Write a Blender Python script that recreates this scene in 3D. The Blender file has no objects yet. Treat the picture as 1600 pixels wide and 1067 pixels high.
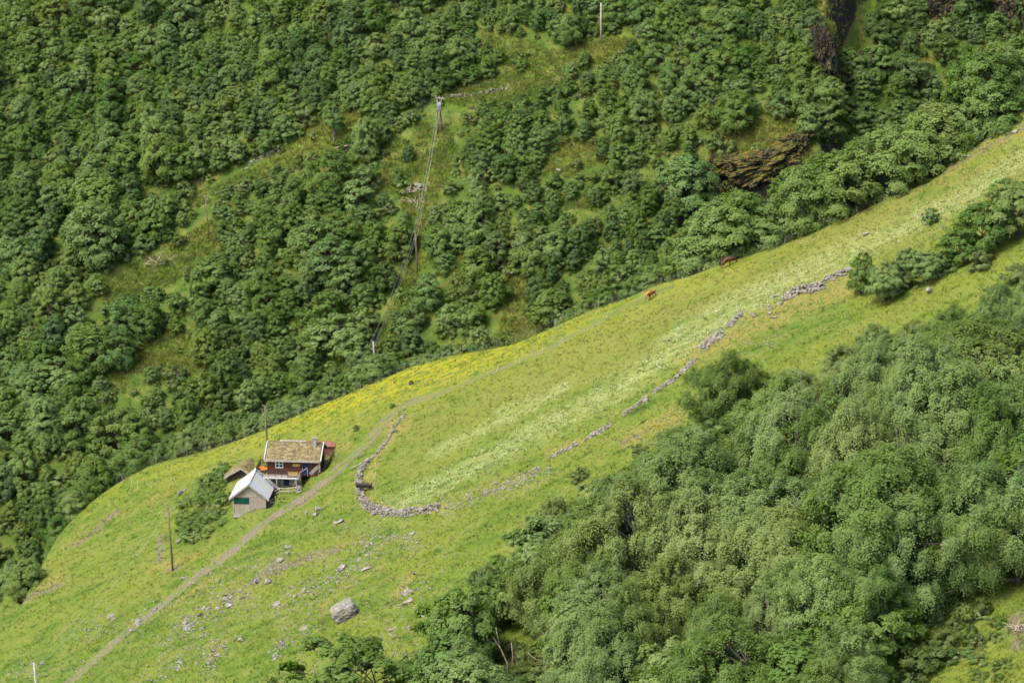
import bpy, bmesh, math, random
import numpy as np
from mathutils import Vector, Matrix
S = bpy.context.scene
R = math.radians
# ------------------------------------------------------------------ camera, light, exposure
HFOV, PITCH = R(20.0), R(16.0)
FPX = 800.0 / math.tan(HFOV / 2)
cd = bpy.data.cameras.new('camera'); cam = bpy.data.objects.new('camera', cd); S.collection.objects.link(cam)
cd.angle = HFOV; cd.clip_start = 1; cd.clip_end = 3000
cam.rotation_euler = (R(90) - PITCH, 0, 0)
S.camera = cam
SUN = Vector((-0.46, -0.36, 0.81)).normalized()
W = bpy.data.worlds.new("World"); S.world = W; W.use_nodes = True
sky = W.node_tree.nodes.new('ShaderNodeTexSky'); sky.sky_type = 'NISHITA'; sky.sun_disc = False
sky.sun_elevation = math.asin(SUN.z); sky.sun_rotation = math.atan2(SUN.x, SUN.y)
sky.dust_density = 4.0; sky.ozone_density = .6
bg = W.node_tree.nodes['Background']; bg.inputs['Strength'].default_value = 0.15
W.node_tree.links.new(sky.outputs[0], bg.inputs[0])
ld = bpy.data.lights.new('sun', 'SUN'); ld.energy = 1.5; ld.angle = R(12); ld.color = (1, .94, .82)
sun = bpy.data.objects.new('sun', ld); S.collection.objects.link(sun)
sun.rotation_euler = (-SUN).to_track_quat('-Z', 'Y').to_euler()
S.view_settings.view_transform = 'Standard'; S.view_settings.look = 'None'
S.view_settings.exposure = 1.62; S.view_settings.gamma = 1
S.cycles.max_bounces = 6; S.cycles.diffuse_bounces = 3; S.cycles.transparent_max_bounces = 6
S.cycles.transmission_bounces = 4; S.cycles.use_denoising = True; S.cycles.denoiser = 'OPENIMAGEDENOISE'
S.cycles.filter_width = 1.6

# ------------------------------------------------------------------ small maths
RNG = np.random.default_rng(7); random.seed(7)
def vnoise(x, y, seed=0):
    xi = np.floor(x).astype(np.int64); yi = np.floor(y).astype(np.int64)
    fx = x - xi; fy = y - yi; fx = fx*fx*(3-2*fx); fy = fy*fy*(3-2*fy)
    def h(a, b):
        n = (a*374761393 + b*668265263 + seed*974711) & 0x7fffffff
        n = ((n ^ (n >> 13)) * 1274126177) & 0x7fffffff
        return ((n ^ (n >> 16)) & 0xffff) / 65535.0
    return (h(xi, yi)*(1-fx)+h(xi+1, yi)*fx)*(1-fy) + (h(xi, yi+1)*(1-fx)+h(xi+1, yi+1)*fx)*fy
def fbm(x, y, o=4, seed=0):
    s = 0; a = 1; t = 0
    for i in range(o):
        s = s + a*(vnoise(x*2**i+17.3*i, y*2**i+5.1*i, seed+i)-.5); t += a; a *= .5
    return s/t*2
def sstep(a, b, x):
    t = np.clip((x-a)/(b-a), 0, 1); return t*t*(3-2*t)
def ray(px, py):
    cx = (px-800)/FPX; cy = -(py-533.5)/FPX
    y = math.cos(PITCH)+cy*math.sin(PITCH); z = -math.sin(PITCH)+cy*math.cos(PITCH)
    return cx/y, z/y                       # x per metre of y, z per metre of y
def proj(p):
    d = p[1]*math.cos(PITCH)-p[2]*math.sin(PITCH); u = p[1]*math.sin(PITCH)+p[2]*math.cos(PITCH)
    return 800+FPX*p[0]/d, 533.5-FPX*u/d, d
def unp(px, py, y):
    a, b = ray(px, py); return Vector((a*y, y, b*y))

# ------------------------------------------------------------------ terrain heights
AF, BF, ZF = .5, .15, -190.5              # near meadow slope
AB, BB, ZB = .35, .6, -440.0              # wooded slope across the ravine
def onplane(px, py, a, b, c):
    u, v = ray(px, py); y = c/(v-a*u-b); return u*y, y
def Fpt(px, py): return onplane(px, py, AF, BF, ZF)
def Bpt(px, py): return onplane(px, py, AB, BB, ZB)
RIDGE = [(-500,1500),(-250,1280),(-100,1110),(0,1010),(22,896),(44,862),(84,832),(111,805),(148,771),(180,751),(223,727),(278,708),(344,686),(419,661),(490,630),(562,602),(640,567),(709,546),(803,524),(844,508),(918,478),(972,461),(1026,439),(1080,426),(1180,388),(1262,357),(1310,334),(1394,297),(1458,270),(1492,243),(1566,189),(1600,148),(1700,60),(1900,-120)]
_r = np.array([Fpt(*p) for p in RIDGE]); _o = np.argsort(_r[:,0]); _r = _r[_o]
_k = np.linspace(_r[0,0], _r[-1,0], 500); _y = np.interp(_k, _r[:,0], _r[:,1])
_y = np.convolve(np.pad(_y, 3, mode='edge'), np.ones(7)/7, 'valid')
def yridge(x): return np.interp(x, _k, _y)
def polyd(P, x, y):
    """distance to a polyline, and how far along it (0..1)"""
    P = np.asarray(P, float); best = np.full(np.shape(x), 1e9); par = np.zeros(np.shape(x)); n = len(P)-1
    for i in range(n):
        a, b = P[i], P[i+1]; ab = b-a; L = ab@ab+1e-9
        t = np.clip(((x-a[0])*ab[0]+(y-a[1])*ab[1])/L, 0, 1)
        d = np.hypot(x-a[0]-t*ab[0], y-a[1]-t*ab[1]); m = d < best
        best = np.where(m, d, best); par = np.where(m, (i+t)/n, par)
    return best, par
def inpoly(P, x, y):
    P = np.asarray(P, float); r = np.zeros(np.shape(x), bool); j = len(P)-1
    for i in range(len(P)):
        xi, yi = P[i]; xj, yj = P[j]
        c = ((yi > y) != (yj > y)) & (x < (xj-xi)*(y-yi)/(yj-yi+1e-12)+xi); r ^= c; j = i
    return r
GEDGE = [(1330,-160),(1300,-40),(1288,40),(1292,110),(1300,165),(1285,215),(1262,238),(1200,250),(1150,246),(1112,250),(1085,290),(1050,345),(1030,400)]
GE = [Bpt(*p) for p in GEDGE]
GP = GE + [Bpt(*p) for p in [(1100,460),(1900,460),(1900,-160)]]
TRACK = [(20,1130),(100,1067),(165,1010),(250,945),(330,885),(420,815),(480,772),(540,717),(580,680),(606,648),(640,626),(700,606),(760,582),(830,555),(900,520),(950,490),(1000,465),(1060,441),(1130,411),(1200,385)]
TR = [Fpt(*p) for p in TRACK]
HUTX = []                                  # filled below: levelled footings of the buildings
def Fh(x, y):
    z = ZF + AF*x + BF*y
    rough = sstep(-2, 12, -(y-(yridge(x)-20)))
    z = z + 1.4*np.exp(-((x+40.5)/5)**2-((y-419)/5)**2) - 1.4*np.exp(-((x+33)/7.5)**2-((y-430)/6.5)**2)
    z = z + .8*fbm(x/22, y/22, 3, 1) + .22*fbm(x/7, y/3.2, 3, 5)*(.4+.6*rough)
    z = z + .13*fbm(x/2.4, y/1.5, 2, 8)*rough
    return z
def H0(x, y):
    x = np.asarray(x, float); y = np.asarray(y, float)
    d = y-yridge(x); w = 2.0
    f = Fh(x, y) - .9*.5*(d+np.sqrt(d*d+w*w))
    f = np.maximum(f, -400)
    b = ZB + AB*x + BB*y + 3.2*fbm(x/28, y/28, 3, 11) + 1.0*fbm(x/9, y/5, 3, 21)
    jx = x+2.5*fbm(x/6, y/6, 3, 31); jy = y+2.5*fbm(x/6, y/6, 3, 41)
    dg, pg = polyd(GE, jx, jy); ins = inpoly(GP, jx, jy)
    cut = np.where(ins, sstep(0, 3.2, dg)*(7+9*sstep(.45,.25,pg)) + np.minimum(dg, 40)*.25, 0)
    b = b - cut
    # a broken dark wall at the head of the ravine
    t = sstep(0, 30, y-596+.25*(x-70))*sstep(50, 66, x); b = b + 34*t
    k = 3.0; h = np.clip(.5+.5*(f-b)/k, 0, 1)
    z = b*(1-h)+f*h + k*h*(1-h)
    td, tp = polyd(TR, x, y)
    z = z - .22*np.exp(-(td/1.3)**2)*(y < yridge(x)-1)
    return z
def H(x, y):
    z = H0(x, y)
    for (ox, oy, c, s, x0, x1, y0, y1, lev, m, mode) in HUTX:
        lx = (x-ox)*c+(y-oy)*s; ly = -(x-ox)*s+(y-oy)*c
        dx = np.maximum(np.maximum(x0-lx, lx-x1), 0); dy = np.maximum(np.maximum(y0-ly, ly-y1), 0)
        w = 1-sstep(0, m, np.hypot(dx, dy))
        tgt = np.minimum(z, lev) if mode == 'cut' else np.full(np.shape(z), lev)
        z = z*(1-w)+tgt*w
    return z
def at(px, py, dz=0.0):
    u, v = ray(px, py); ys = np.arange(180, 900, .5)
    g = v*ys - H(u*ys, ys); i = int(np.argmax(g < 0))
    if g[i] >= 0: i = len(ys)-1
    lo, hi = ys[max(i-1, 0)], ys[i]
    for _ in range(12):
        m = .5*(lo+hi)
        if v*m - float(H(np.array([u*m]), np.array([m]))[0]) < 0: hi = m
        else: lo = m
    return Vector((u*hi, hi, v*hi+dz))
def hz(x, y): return float(H(np.array([x]), np.array([y]))[0])

# ------------------------------------------------------------------ objects and tags
C = S.collection
def tag(o, label=None, cat=None, group=None, kind=None):
    for k, v in (('label', label), ('category', cat), ('group', group), ('kind', kind)):
        if v: o[k] = v
    return o
def empty(name, loc, rz=0, **k):
    o = bpy.data.objects.new(name, None); C.objects.link(o); o.location = loc; o.rotation_euler = (0, 0, rz)
    o.empty_display_size = .3
    return tag(o, **k)
def link(name, me, parent=None, mat=None):
    if mat and not me.materials: me.materials.append(mat)
    o = bpy.data.objects.new(name, me); C.objects.link(o); o.parent = parent; return o
def mesh_np(name, v, f, mat=None, attrs=None, smooth=False):
    v = np.asarray(v, np.float32); f = np.asarray(f, np.int32); k = f.shape[1]
    me = bpy.data.meshes.new(name); me.vertices.add(len(v)); me.vertices.foreach_set('co', v.ravel())
    me.loops.add(f.size); me.loops.foreach_set('vertex_index', f.ravel())
    me.polygons.add(len(f)); me.polygons.foreach_set('loop_start', np.arange(0, f.size, k, dtype=np.int32))
    me.update(calc_edges=True)
    me.polygons.foreach_set('use_smooth', np.full(len(f), smooth))
    for n, a in (attrs or {}).items():
        at_ = me.attributes.new(n, 'FLOAT', 'POINT'); at_.data.foreach_set('value', np.asarray(a, np.float32))
    if mat: me.materials.append(mat)
    return me
class MB:
    """boxes, bars, tubes and prisms gathered into ONE mesh object"""
    def __init__(s): s.v = []; s.f = []
    def add(s, vs, fs):
        n = len(s.v); s.v += [tuple(p) for p in vs]; s.f += [tuple(i+n for i in f) for f in fs]; return s
    def box(s, x0, x1, y0, y1, z0, z1):
        v = [(x, y, z) for z in (z0, z1) for y in (y0, y1) for x in (x0, x1)]
        return s.add(v, [(0,2,3,1),(4,5,7,6),(0,1,5,4),(2,6,7,3),(0,4,6,2),(1,3,7,5)])
    def bar(s, a, b, w, h=None, up=(0,0,1)):
        a = Vector(a); b = Vector(b); h = h or w; d = (b-a).normalized(); u = Vector(up)
        if abs(d.dot(u)) > .98: u = Vector((0,1,0))
        sd = d.cross(u).normalized(); u = sd.cross(d).normalized(); vs = []
        for p in (a, b):
            for i, j in ((-1,-1),(1,-1),(1,1),(-1,1)): vs.append(p+sd*i*w/2+u*j*h/2)
        return s.add(vs, [(3,2,1,0),(4,5,6,7),(0,1,5,4),(1,2,6,5),(2,3,7,6),(3,0,4,7)])
    def tube(s, pts, rad, n=6, cap=True):
        pts = [Vector(p) for p in pts]; k = len(pts); rad = rad if hasattr(rad, '__len__') else [rad]*k
        vs = []; fs = []
        for i, p in enumerate(pts):
            d = (pts[min(i+1, k-1)]-pts[max(i-1, 0)]).normalized()
            u = d.cross(Vector((.3,.9,.1))).normalized(); w = d.cross(u)
            for j in range(n):
                a = 2*math.pi*j/n; vs.append(p+(u*math.cos(a)+w*math.sin(a))*rad[i])
        for i in range(k-1):
            for j in range(n):
                fs.append((i*n+j, i*n+(j+1)%n, (i+1)*n+(j+1)%n, (i+1)*n+j))
        if cap: fs.append(tuple(range(n))[::-1]); fs.append(tuple(range((k-1)*n, k*n)))
        return s.add(vs, fs)
    def prism(s, prof, y0, y1, axis='y'):
        k = len(prof); q = (lambda p, y: (p[0], y, p[1])) if axis == 'y' else (lambda p, y: (y, p[0], p[1]))
        vs = [q(p, y0) for p in prof]+[q(p, y1) for p in prof]
        fs = [tuple(range(k)), tuple(range(2*k-1, k-1, -1))]+[(i, i+k, (i+1)%k+k, (i+1)%k) for i in range(k)]
        return s.add(vs, fs)
    def build(s, name, mat, parent=None, smooth=False):
        me = bpy.data.meshes.new(name); me.from_pydata(s.v, [], s.f); me.update()
        bm = bmesh.new(); bm.from_mesh(me); bmesh.ops.recalc_face_normals(bm, faces=bm.faces); bm.to_mesh(me); bm.free()
        if smooth:
            for p in me.polygons: p.use_smooth = True
        return link(name, me, parent, mat)

# ------------------------------------------------------------------ materials
class G:
    def __init__(s, name, rough=.8, spec=.25):
        s.m = bpy.data.materials.new(name); s.m.use_nodes = True; s.nt = s.m.node_tree
        s.b = s.nt.nodes['Principled BSDF']; s.b.inputs['Roughness'].default_value = rough
        s.b.inputs['Specular IOR Level'].default_value = spec
    def set(s, sock, v):
        if isinstance(v, bpy.types.NodeSocket): s.nt.links.new(v, sock)
        elif hasattr(v, '__len__') and len(v) == 3 and len(sock.default_value) == 4: sock.default_value = (*v, 1)
        else: sock.default_value = v
    def n(s, t, ins={}, **p):
        o = s.nt.nodes.new('ShaderNode'+t)
        for k, v in p.items(): setattr(o, k, v)
        for k, v in ins.items(): s.set(o.inputs[k], v)
        return o
    def pos(s, sc=(1,1,1), rot=0, src='Object'):
        c = s.n('TexCoord').outputs[src]
        return s.n('Mapping', {'Vector': c, 'Scale': sc, 'Rotation': (0,0,rot)}).outputs[0]
    def wpos(s, sc=(1,1,1)):
        return s.n('Mapping', {'Vector': s.n('NewGeometry').outputs['Position'], 'Scale': sc}).outputs[0]
    def noise(s, vec, scale, detail=4, rough=.55): return s.n('TexNoise', {'Vector': vec, 'Scale': scale, 'Detail': detail, 'Roughness': rough}).outputs[0]
    def step(s, v, a, b, lo=0., hi=1.): return s.n('MapRange', {'Value': v, 'From Min': a, 'From Max': b, 'To Min': lo, 'To Max': hi}, interpolation_type='SMOOTHSTEP').outputs[0]
    def mix(s, f, a, b):
        return s.n('Mix', {0: f, 6: a, 7: b}, data_type='RGBA').outputs[2]
    def mul(s, a, b, op='MULTIPLY'): return s.n('Math', {0: a, 1: b}, operation=op).outputs[0]
    def attr(s, n): return s.n('Attribute', attribute_name=n).outputs['Fac']
    def bump(s, h, st=.5, dist=.1): s.set(s.b.inputs['Normal'], s.n('Bump', {'Height': h, 'Strength': st, 'Distance': dist}).outputs[0])
    def col(s, c): s.set(s.b.inputs['Base Color'], c); return s
def simple(name, c, c2=None, scale=3, rough=.8, stretch=(1,1,1), bump=.0, metal=0):
    g = G(name, rough); c2 = c2 or tuple(x*.7 for x in c)
    n = g.noise(g.pos(stretch), scale, 5, .65)
    g.col(g.mix(g.step(n, .35, .65), c, c2)); g.b.inputs['Metallic'].default_value = metal
    if bump: g.bump(n, bump, .05)
    return g.m
def grass_nodes(g):
    """meadow colour from position alone"""
    p = g.wpos((.35, 1, 1)); n1 = g.noise(g.wpos((.6,1,1)), .06, 3); n2 = g.noise(p, .5, 5, .6); n3 = g.noise(p, 3.5, 4, .7)
    c = g.mix(g.step(n1, .38, .62), (.063,.104,.0125), (.097,.124,.0165))
    c = g.mix(g.step(n2, .42, .70), c, (.112,.128,.029))
    c = g.mix(g.step(n2, .46, .26), c, (.036,.066,.010)); c = g.mix(g.step(n3, .42, .25, 0, .55), c, (.038,.064,.011))
    return c, n2, n3
def leafmat(name, dark, light, yellow, rnd=.9, trans=.5):
    g = G(name, .6, .15); nt = g.nt
    v = g.attr('var'); r = g.n('ObjectInfo').outputs['Random']
    big = g.noise(g.wpos(), .045, 2)
    c = g.mix(v, dark, light)
    c = g.mix(g.mul(g.step(r, .35, 1.), rnd*.6), c, yellow)
    c = g.mix(g.mul(g.step(big, .40, .66), .55), c, yellow)
    r2 = g.n('Math', {0: g.mul(r, 17.31)}, operation='FRACT').outputs[0]; r3 = g.n('Math', {0: g.mul(r, 53.7)}, operation='FRACT').outputs[0]
    hsv = g.n('HueSaturation', {'Color': c, 'Hue': g.step(r2, 0, 1, .481, .499), 'Saturation': g.step(r3, 0, 1, .88, 1.03), 'Value': g.step(r3, 0, 1, 1.13, .88)})
    c = hsv.outputs[0]; g.col(c)
    tr = g.n('BsdfTranslucent', {'Color': g.n('HueSaturation', {'Color': c, 'Value': 1.25, 'Saturation': 1.15}).outputs[0]})
    mx = g.n('MixShader', {0: trans, 1: g.b.outputs[0], 2: tr.outputs[0]})
    nt.links.new(mx.outputs[0], nt.nodes['Material Output'].inputs[0]); return g.m
M = {}
M['leaf_broad'] = leafmat('leaf_broad', (.070,.146,.031), (.120,.216,.050), (.158,.238,.058))
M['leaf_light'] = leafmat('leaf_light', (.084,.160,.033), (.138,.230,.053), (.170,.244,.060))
M['leaf_fresh'] = leafmat('leaf_fresh', (.110,.185,.040), (.160,.245,.058), (.190,.255,.064))
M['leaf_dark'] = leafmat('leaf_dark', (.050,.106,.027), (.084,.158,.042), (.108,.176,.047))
M['leaf_birch'] = leafmat('leaf_birch', (.084,.156,.035), (.145,.232,.060), (.184,.252,.068))
M['leaf_shrub'] = leafmat('leaf_shrub', (.070,.124,.030), (.116,.182,.046), (.150,.200,.054))
M['bark'] = simple('bark', (.075,.062,.05), (.025,.021,.017), 4, .9, (1,1,.3), .4)
M['birch_bark'] = simple('birch_bark', (.22,.205,.185), (.04,.033,.026), 3, .8, (1,1,.5), .3)
M['deadwood'] = simple('deadwood', (.34,.29,.235), (.18,.135,.095), 3, .85, (1,1,.3), .3)
def rockmat(name, base, dark, lich):
    g = G(name, .9, .2); p = g.pos(); n = g.noise(p, 2.2, 8, .65); n2 = g.noise(p, 9, 6, .7); n3 = g.noise(g.wpos(), .8, 4)
    c = g.mix(g.step(n, .4, .62), dark, base); c = g.mix(g.step(n2, .52, .7), c, lich)
    c = g.mix(g.step(n2, .42, .3), c, tuple(x*.45 for x in dark)); c = g.mix(g.step(n3, .58, .75, 0, .5), c, (.17,.16,.07))
    g.col(c); g.bump(n2, .7, .08); return g.m
M['stone'] = rockmat('grey_stone', (.205,.192,.160), (.110,.102,.085), (.33,.312,.265))
M['boulder'] = rockmat('boulder_stone', (.185,.176,.152), (.10,.095,.08), (.275,.262,.232))
M['cliffrock'] = rockmat('cliff_rock', (.085,.082,.085), (.035,.034,.036), (.15,.145,.14))
def groundmat():
    g = G('hillside_ground', .95, .1); c, n2, n3 = grass_nodes(g)
    red = g.attr('red'); nr = g.noise(g.wpos((.25,1,1)), .35, 5, .6)
    c = g.mix(g.mul(red, g.step(nr, .36, .62, .15, .85)), c, (.125,.128,.029))
    wood = g.attr('wood'); nw = g.noise(g.wpos(), .35, 4, .6)
    cw = g.mix(g.step(nw, .42, .66), (.046,.080,.013), (.090,.108,.023)); c = g.mix(wood, c, cw)
    ye = g.attr('yellow'); ny = g.noise(g.wpos((.22,1,1)), 1.0, 5, .65)
    c = g.mix(g.mul(ye, g.step(ny, .38, .6)), c, (.195,.188,.011))
    wh = g.attr('white'); nh = g.noise(g.wpos((.4,1,1)), .9, 5, .7)
    c = g.mix(g.mul(wh, g.step(nh, .36, .62, .1, .6)), c, (.200,.228,.090))
    dr = g.attr('dry'); nd = g.noise(g.wpos(), .8, 6, .65)
    nd2 = g.mul(nd, g.mul(g.noise(g.wpos(), 3.2, 5, .7), .6), 'ADD'); c = g.mix(g.mul(g.step(g.mul(dr, g.step(nd2, .62, 1.0, .1, 1.8)), .3, 1.0), .8), c, g.mix(g.step(nd, .4, .6), (.205,.150,.056), (.150,.130,.034)))
    so = g.attr('soil'); ns = g.noise(g.wpos(), 1.6, 6, .7)
    c = g.mix(g.step(g.mul(so, g.step(ns, .36, .66, .0, 1.7)), .22, .75), c, g.mix(g.step(g.noise(g.wpos(), 5, 4), .4, .6), (.085,.062,.038), (.14,.12,.09)))
    # bare rock where the ground is steep
    nz = g.n('SeparateXYZ', {0: g.n('NewGeometry').outputs['True Normal']}).outputs[2]
    nk = g.noise(g.wpos((1,1,.5)), .5, 7, .7); st = g.mul(nz, g.step(nk, .3, .7, -.16, .16), 'ADD')
    nm = g.noise(g.wpos(), 1.3, 6, .7)
    rk = g.mix(g.step(nm, .4, .65), (.017,.015,.012), (.055,.050,.041))
    c = g.mix(g.step(st, .66, .56), c, g.mix(g.step(nk, .45, .62), (.095,.072,.016), (.060,.080,.013)))
    c = g.mix(g.step(st, .52, .43), c, rk)
    g.col(c)
    hb = g.mul(g.noise(g.wpos((.6,1,1)), 2.5, 8, .7), g.mul(n3, .5), 'ADD')
    g.bump(hb, .75, .28); return g.m
M['ground'] = groundmat()
def trackmat():
    g = G('track_soil', .95, .1); c, n2, n3 = grass_nodes(g); a = g.attr('across'); t = g.attr('along')
    n = g.noise(g.wpos(), 2.2, 6, .7); nn = g.noise(g.wpos(), 8, 5, .7)
    soil = g.mix(g.step(nn, .4, .62), (.080,.062,.040), (.172,.150,.114))
    ab = g.mul(g.mul(a, a), 1.)                       # two ruts with grass on the crown and verge
    rut = g.mul(g.step(ab, .02, .22), g.step(ab, 1., .62))
    mid = g.step(t, .55, .4)                         # full of mud by the hut
    rut = g.mul(rut, g.mul(g.step(ab, 1., .55), mid), 'MAXIMUM')
    n0 = g.noise(g.wpos(), .55, 4, .6); k = g.mul(g.step(t, .0, .42, .62, 1.), g.step(g.mul(rut, g.step(g.mul(n, n0, 'ADD'), .75, 1.15, .1, 1.7)), .36, 1.12))
    g.col(g.mix(k, c, soil)); g.bump(nn, .8, .12); return g.m
M['track'] = trackmat()

# ------------------------------------------------------------------ building sites (before the ground is meshed)
hp = at(452, 760); HUT_RZ = R(-5)
HUT = Vector((hp.x, hp.y+.6, hp.z+1.75))     # floor level, middle of the front wall line
def site(o, rz, *a): HUTX.append((o.x, o.y, math.cos(rz), math.sin(rz), *a))
sp = at(390, 799); SHED = Vector((sp.x, sp.y, sp.z)); SHED_RZ = R(1)
site(HUT, HUT_RZ, -4.2, 4.8, .3, 7.4, HUT.z-.15, 1.6, 'cut')
site(HUT, HUT_RZ, -3.2, 1.9, -3.2, .4, HUT.z-1.8, 1.6, 'cut')
site(HUT, HUT_RZ, 1.9, 3.7, -1.4, .4, HUT.z-.15, 1.2, 'cut')
site(SHED, SHED_RZ, -2.7, 2.9, .3, 8.2, SHED.z+.4, 1.6, 'cut')

# openings of the far wood, as outlines of ground (feet of the trees stay out of them)
CLEAR = [[(745,50),(800,55),(870,75),(930,60),(985,45),(1000,75),(960,95),(900,110),(860,150),(800,170),(750,180),(690,165),(690,145),(760,130),(790,110)],
         [(470,210),(510,190),(560,170),(580,190),(545,225),(520,250),(430,270),(390,290),(300,320),(290,300),(340,280),(400,250)],
         [(650,200),(700,200),(720,250),(690,300),(670,360),(660,420),(640,480),(610,530),(585,540),(590,510),(620,440),(640,360),(620,300),(640,250)],
         [(150,445),(190,415),(260,380),(335,335),(352,390),(300,430),(240,460),(160,485)], [(222,535),(300,520),(322,572),(250,600),(205,588)],
         [(850,240),(920,225),(940,260),(890,290),(850,290)], [(860,310),(930,315),(930,345),(870,345)], [(790,430),(830,430),(840,480),(850,545),(770,560),(785,500)],
         [(1110,245),(1140,215),(1180,190),(1235,185),(1265,210),(1275,250),(1250,300),(1180,310),(1110,300),(1095,270)],
         [(1265,-40),(1330,-40),(1390,60),(1400,175),(1300,180),(1275,120)], [(165,590),(200,590),(200,625),(165,620)], [(605,215),(640,230),(615,310),(590,300)], [(700,400),(745,400),(745,440),(700,440)], [(1430,-40),(1500,-40),(1490,40),(1440,50)], [(1575,-40),(1640,-40),(1640,40),(1585,40)]]
# ------------------------------------------------------------------ ground sheet
xs = np.concatenate([np.arange(-300,-95,6), np.arange(-95,100,.5), np.arange(100,301,6)])
ys = np.concatenate([np.arange(90,260,4), np.arange(260,478,.5), np.arange(478,660,1.0), np.arange(660,1000,10)])
X, Y = np.meshgrid(xs, ys); Z = H(X, Y)
nx, ny = len(xs), len(ys); idx = np.arange(nx*ny).reshape(ny, nx)
quads = np.stack([idx[:-1,:-1], idx[:-1,1:], idx[1:,1:], idx[1:,:-1]], -1).reshape(-1, 4)
def band(pts, w, fp=Fpt):
    d, _ = polyd([fp(*p) for p in pts], X, Y); return np.exp(-(d/w)**2)
onF = sstep(2, -1.5, Y-yridge(X))
A = {}
A['wood'] = 1-onF
for P in CLEAR:
    A['wood'] = np.where(inpoly([Bpt(*p) for p in P], X+1.5*fbm(X/5, Y/5, 2, 3), Y+1.5*fbm(X/5, Y/5, 2, 4)), .3*A['wood'], A['wood'])
YEL = [(150,775),(210,738),(340,698),(480,645),(620,592),(700,568),(800,535),(860,512),(960,478),(1060,440),(1140,408)]
yl = band(YEL, 7); yl *= .25+.75*np.exp(-((X-Fpt(640,580)[0])/20)**2)
A['yellow'] = np.clip(yl*1.3, 0, 1)*onF
WHITES = [([(640,775),(700,748),(760,715),(830,675),(900,643),(960,610),(1030,565),(1100,520),(1180,470),(1260,425),(1340,390),(1420,350),(1490,318),(1600,250)], 4.0),
          ([(690,700),(750,672),(800,650),(840,632),(875,608)], 2.2), ([(840,665),(900,640),(960,612),(1000,588)], 3.0), ([(780,640),(830,622)], 1.2),
          ([(1050,530),(1120,480),(1180,450),(1260,408),(1330,380)], 2.6)]
wh = 0
for p, w in WHITES: wh = np.maximum(wh, band(p, w))
A['white'] = wh*onF
rd = band([(660,650),(760,612),(880,560),(1000,500),(1120,445),(1250,395),(1400,325),(1560,250)], 15)
rd *= sstep(0, 5, polyd(TR, X, Y)[0]); A['red'] = np.clip(rd*(.55+.6*sstep(Fpt(760,640)[0], Fpt(1080,480)[0], X)), 0, 1)*onF*(X > Fpt(620,690)[0])
dry = np.zeros_like(X)
for p, w in [([(640,650),(600,695),(575,740),(568,775),(600,797),(690,793)], 1.3), ([(1100,545),(1180,505),(1260,462),(1330,440)], 5.0),
             ([(985,695),(1020,665),(1060,640)], 1.6), ([(120,850),(175,805)], 1.6), ([(60,925),(85,905)], 2.6), ([(1400,550),(1250,605)], 3), ([(1050,660),(990,680)], 2.4),
             ([(540,690),(512,697)], 1.6), ([(255,955),(330,905)], .7), ([(465,880),(560,840)], 1.0), ([(300,870),(240,890)], 1.5), ([(620,640),(600,690)], 1),
             ([(500,950),(545,915),(600,880)], .7), ([(330,1030),(350,1005)], .9), ([(860,700),(900,690)], 1.5), ([(640,900),(620,930)], 1.2), ([(1540,225),(1600,205)], 1.5)]:
    dry = np.maximum(dry, band(p, w))
dry = np.maximum(dry, .5*band([(50,930),(110,850),(180,800),(270,770)], 5)); dry = np.maximum(dry, .4*band([(250,880),(330,850),(400,830)], 4)); dry = np.maximum(dry, .35*band([(120,1010),(230,910)], 4))
def bandB(p, w): return band(p, w, Bpt)
for p, w in [([(480,205),(520,185),(560,180)], 3.5), ([(650,235),(690,215)], 2.2), ([(615,230),(600,290)], 3), ([(660,265),(650,300),(640,330)], 2), ([(890,250),(920,235)], 3),
             ([(880,320),(920,330)], 2), ([(800,440),(815,490),(820,510)], 4.0), ([(1280,-10),(1286,60),(1280,110)], 3.0), ([(1110,245),(1180,200),(1250,190)], 4.0), ([(760,150),(880,110),(950,70)], 2.2),
             ([(300,290),(340,265)], 2.5), ([(220,395),(290,370),(330,350)], 2.5), ([(715,425),(735,410)], 2.4), ([(690,330),(660,360)], 2), ([(830,110),(900,100)], 2), ([(610,20),(640,15)], 2.5)]:
    dry = np.maximum(dry, bandB(p, w)*.58)
A['dry'] = dry
soil = np.zeros_like(X)
for p, w in [([(640,626),(600,655),(575,690),(530,730),(470,785)], 1.2), ([(182,798),(150,826),(120,852)], .9), ([(440,890),(480,870),(520,860)], 1.5), ([(250,835),(250,880)], .7), ([(258,893),(283,884)], .7),
             ([(390,915),(440,875)], .9), ([(970,695),(1000,680)], .6), ([(40,935),(90,915)], 1.3), ([(505,712),(495,730)], .8), ([(1590,960),(1600,1000)], 1.5), ([(1480,260),(1600,200)], .6)]:
    soil = np.maximum(soil, band(p, w))
A['soil'] = soil
hill = link('hillside', mesh_np('hillside', np.stack([X, Y, Z], -1).reshape(-1,3), quads, M['ground'], {k: v.ravel() for k, v in A.items()}, True))
tag(hill, 'steep green hillside meadow with wooded slope across the ravine', None, None, 'structure')
def samp(name, x, y):
    ix = np.clip(np.searchsorted(xs, x), 0, nx-1); iy = np.clip(np.searchsorted(ys, y), 0, ny-1); return A[name][iy, ix]

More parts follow.
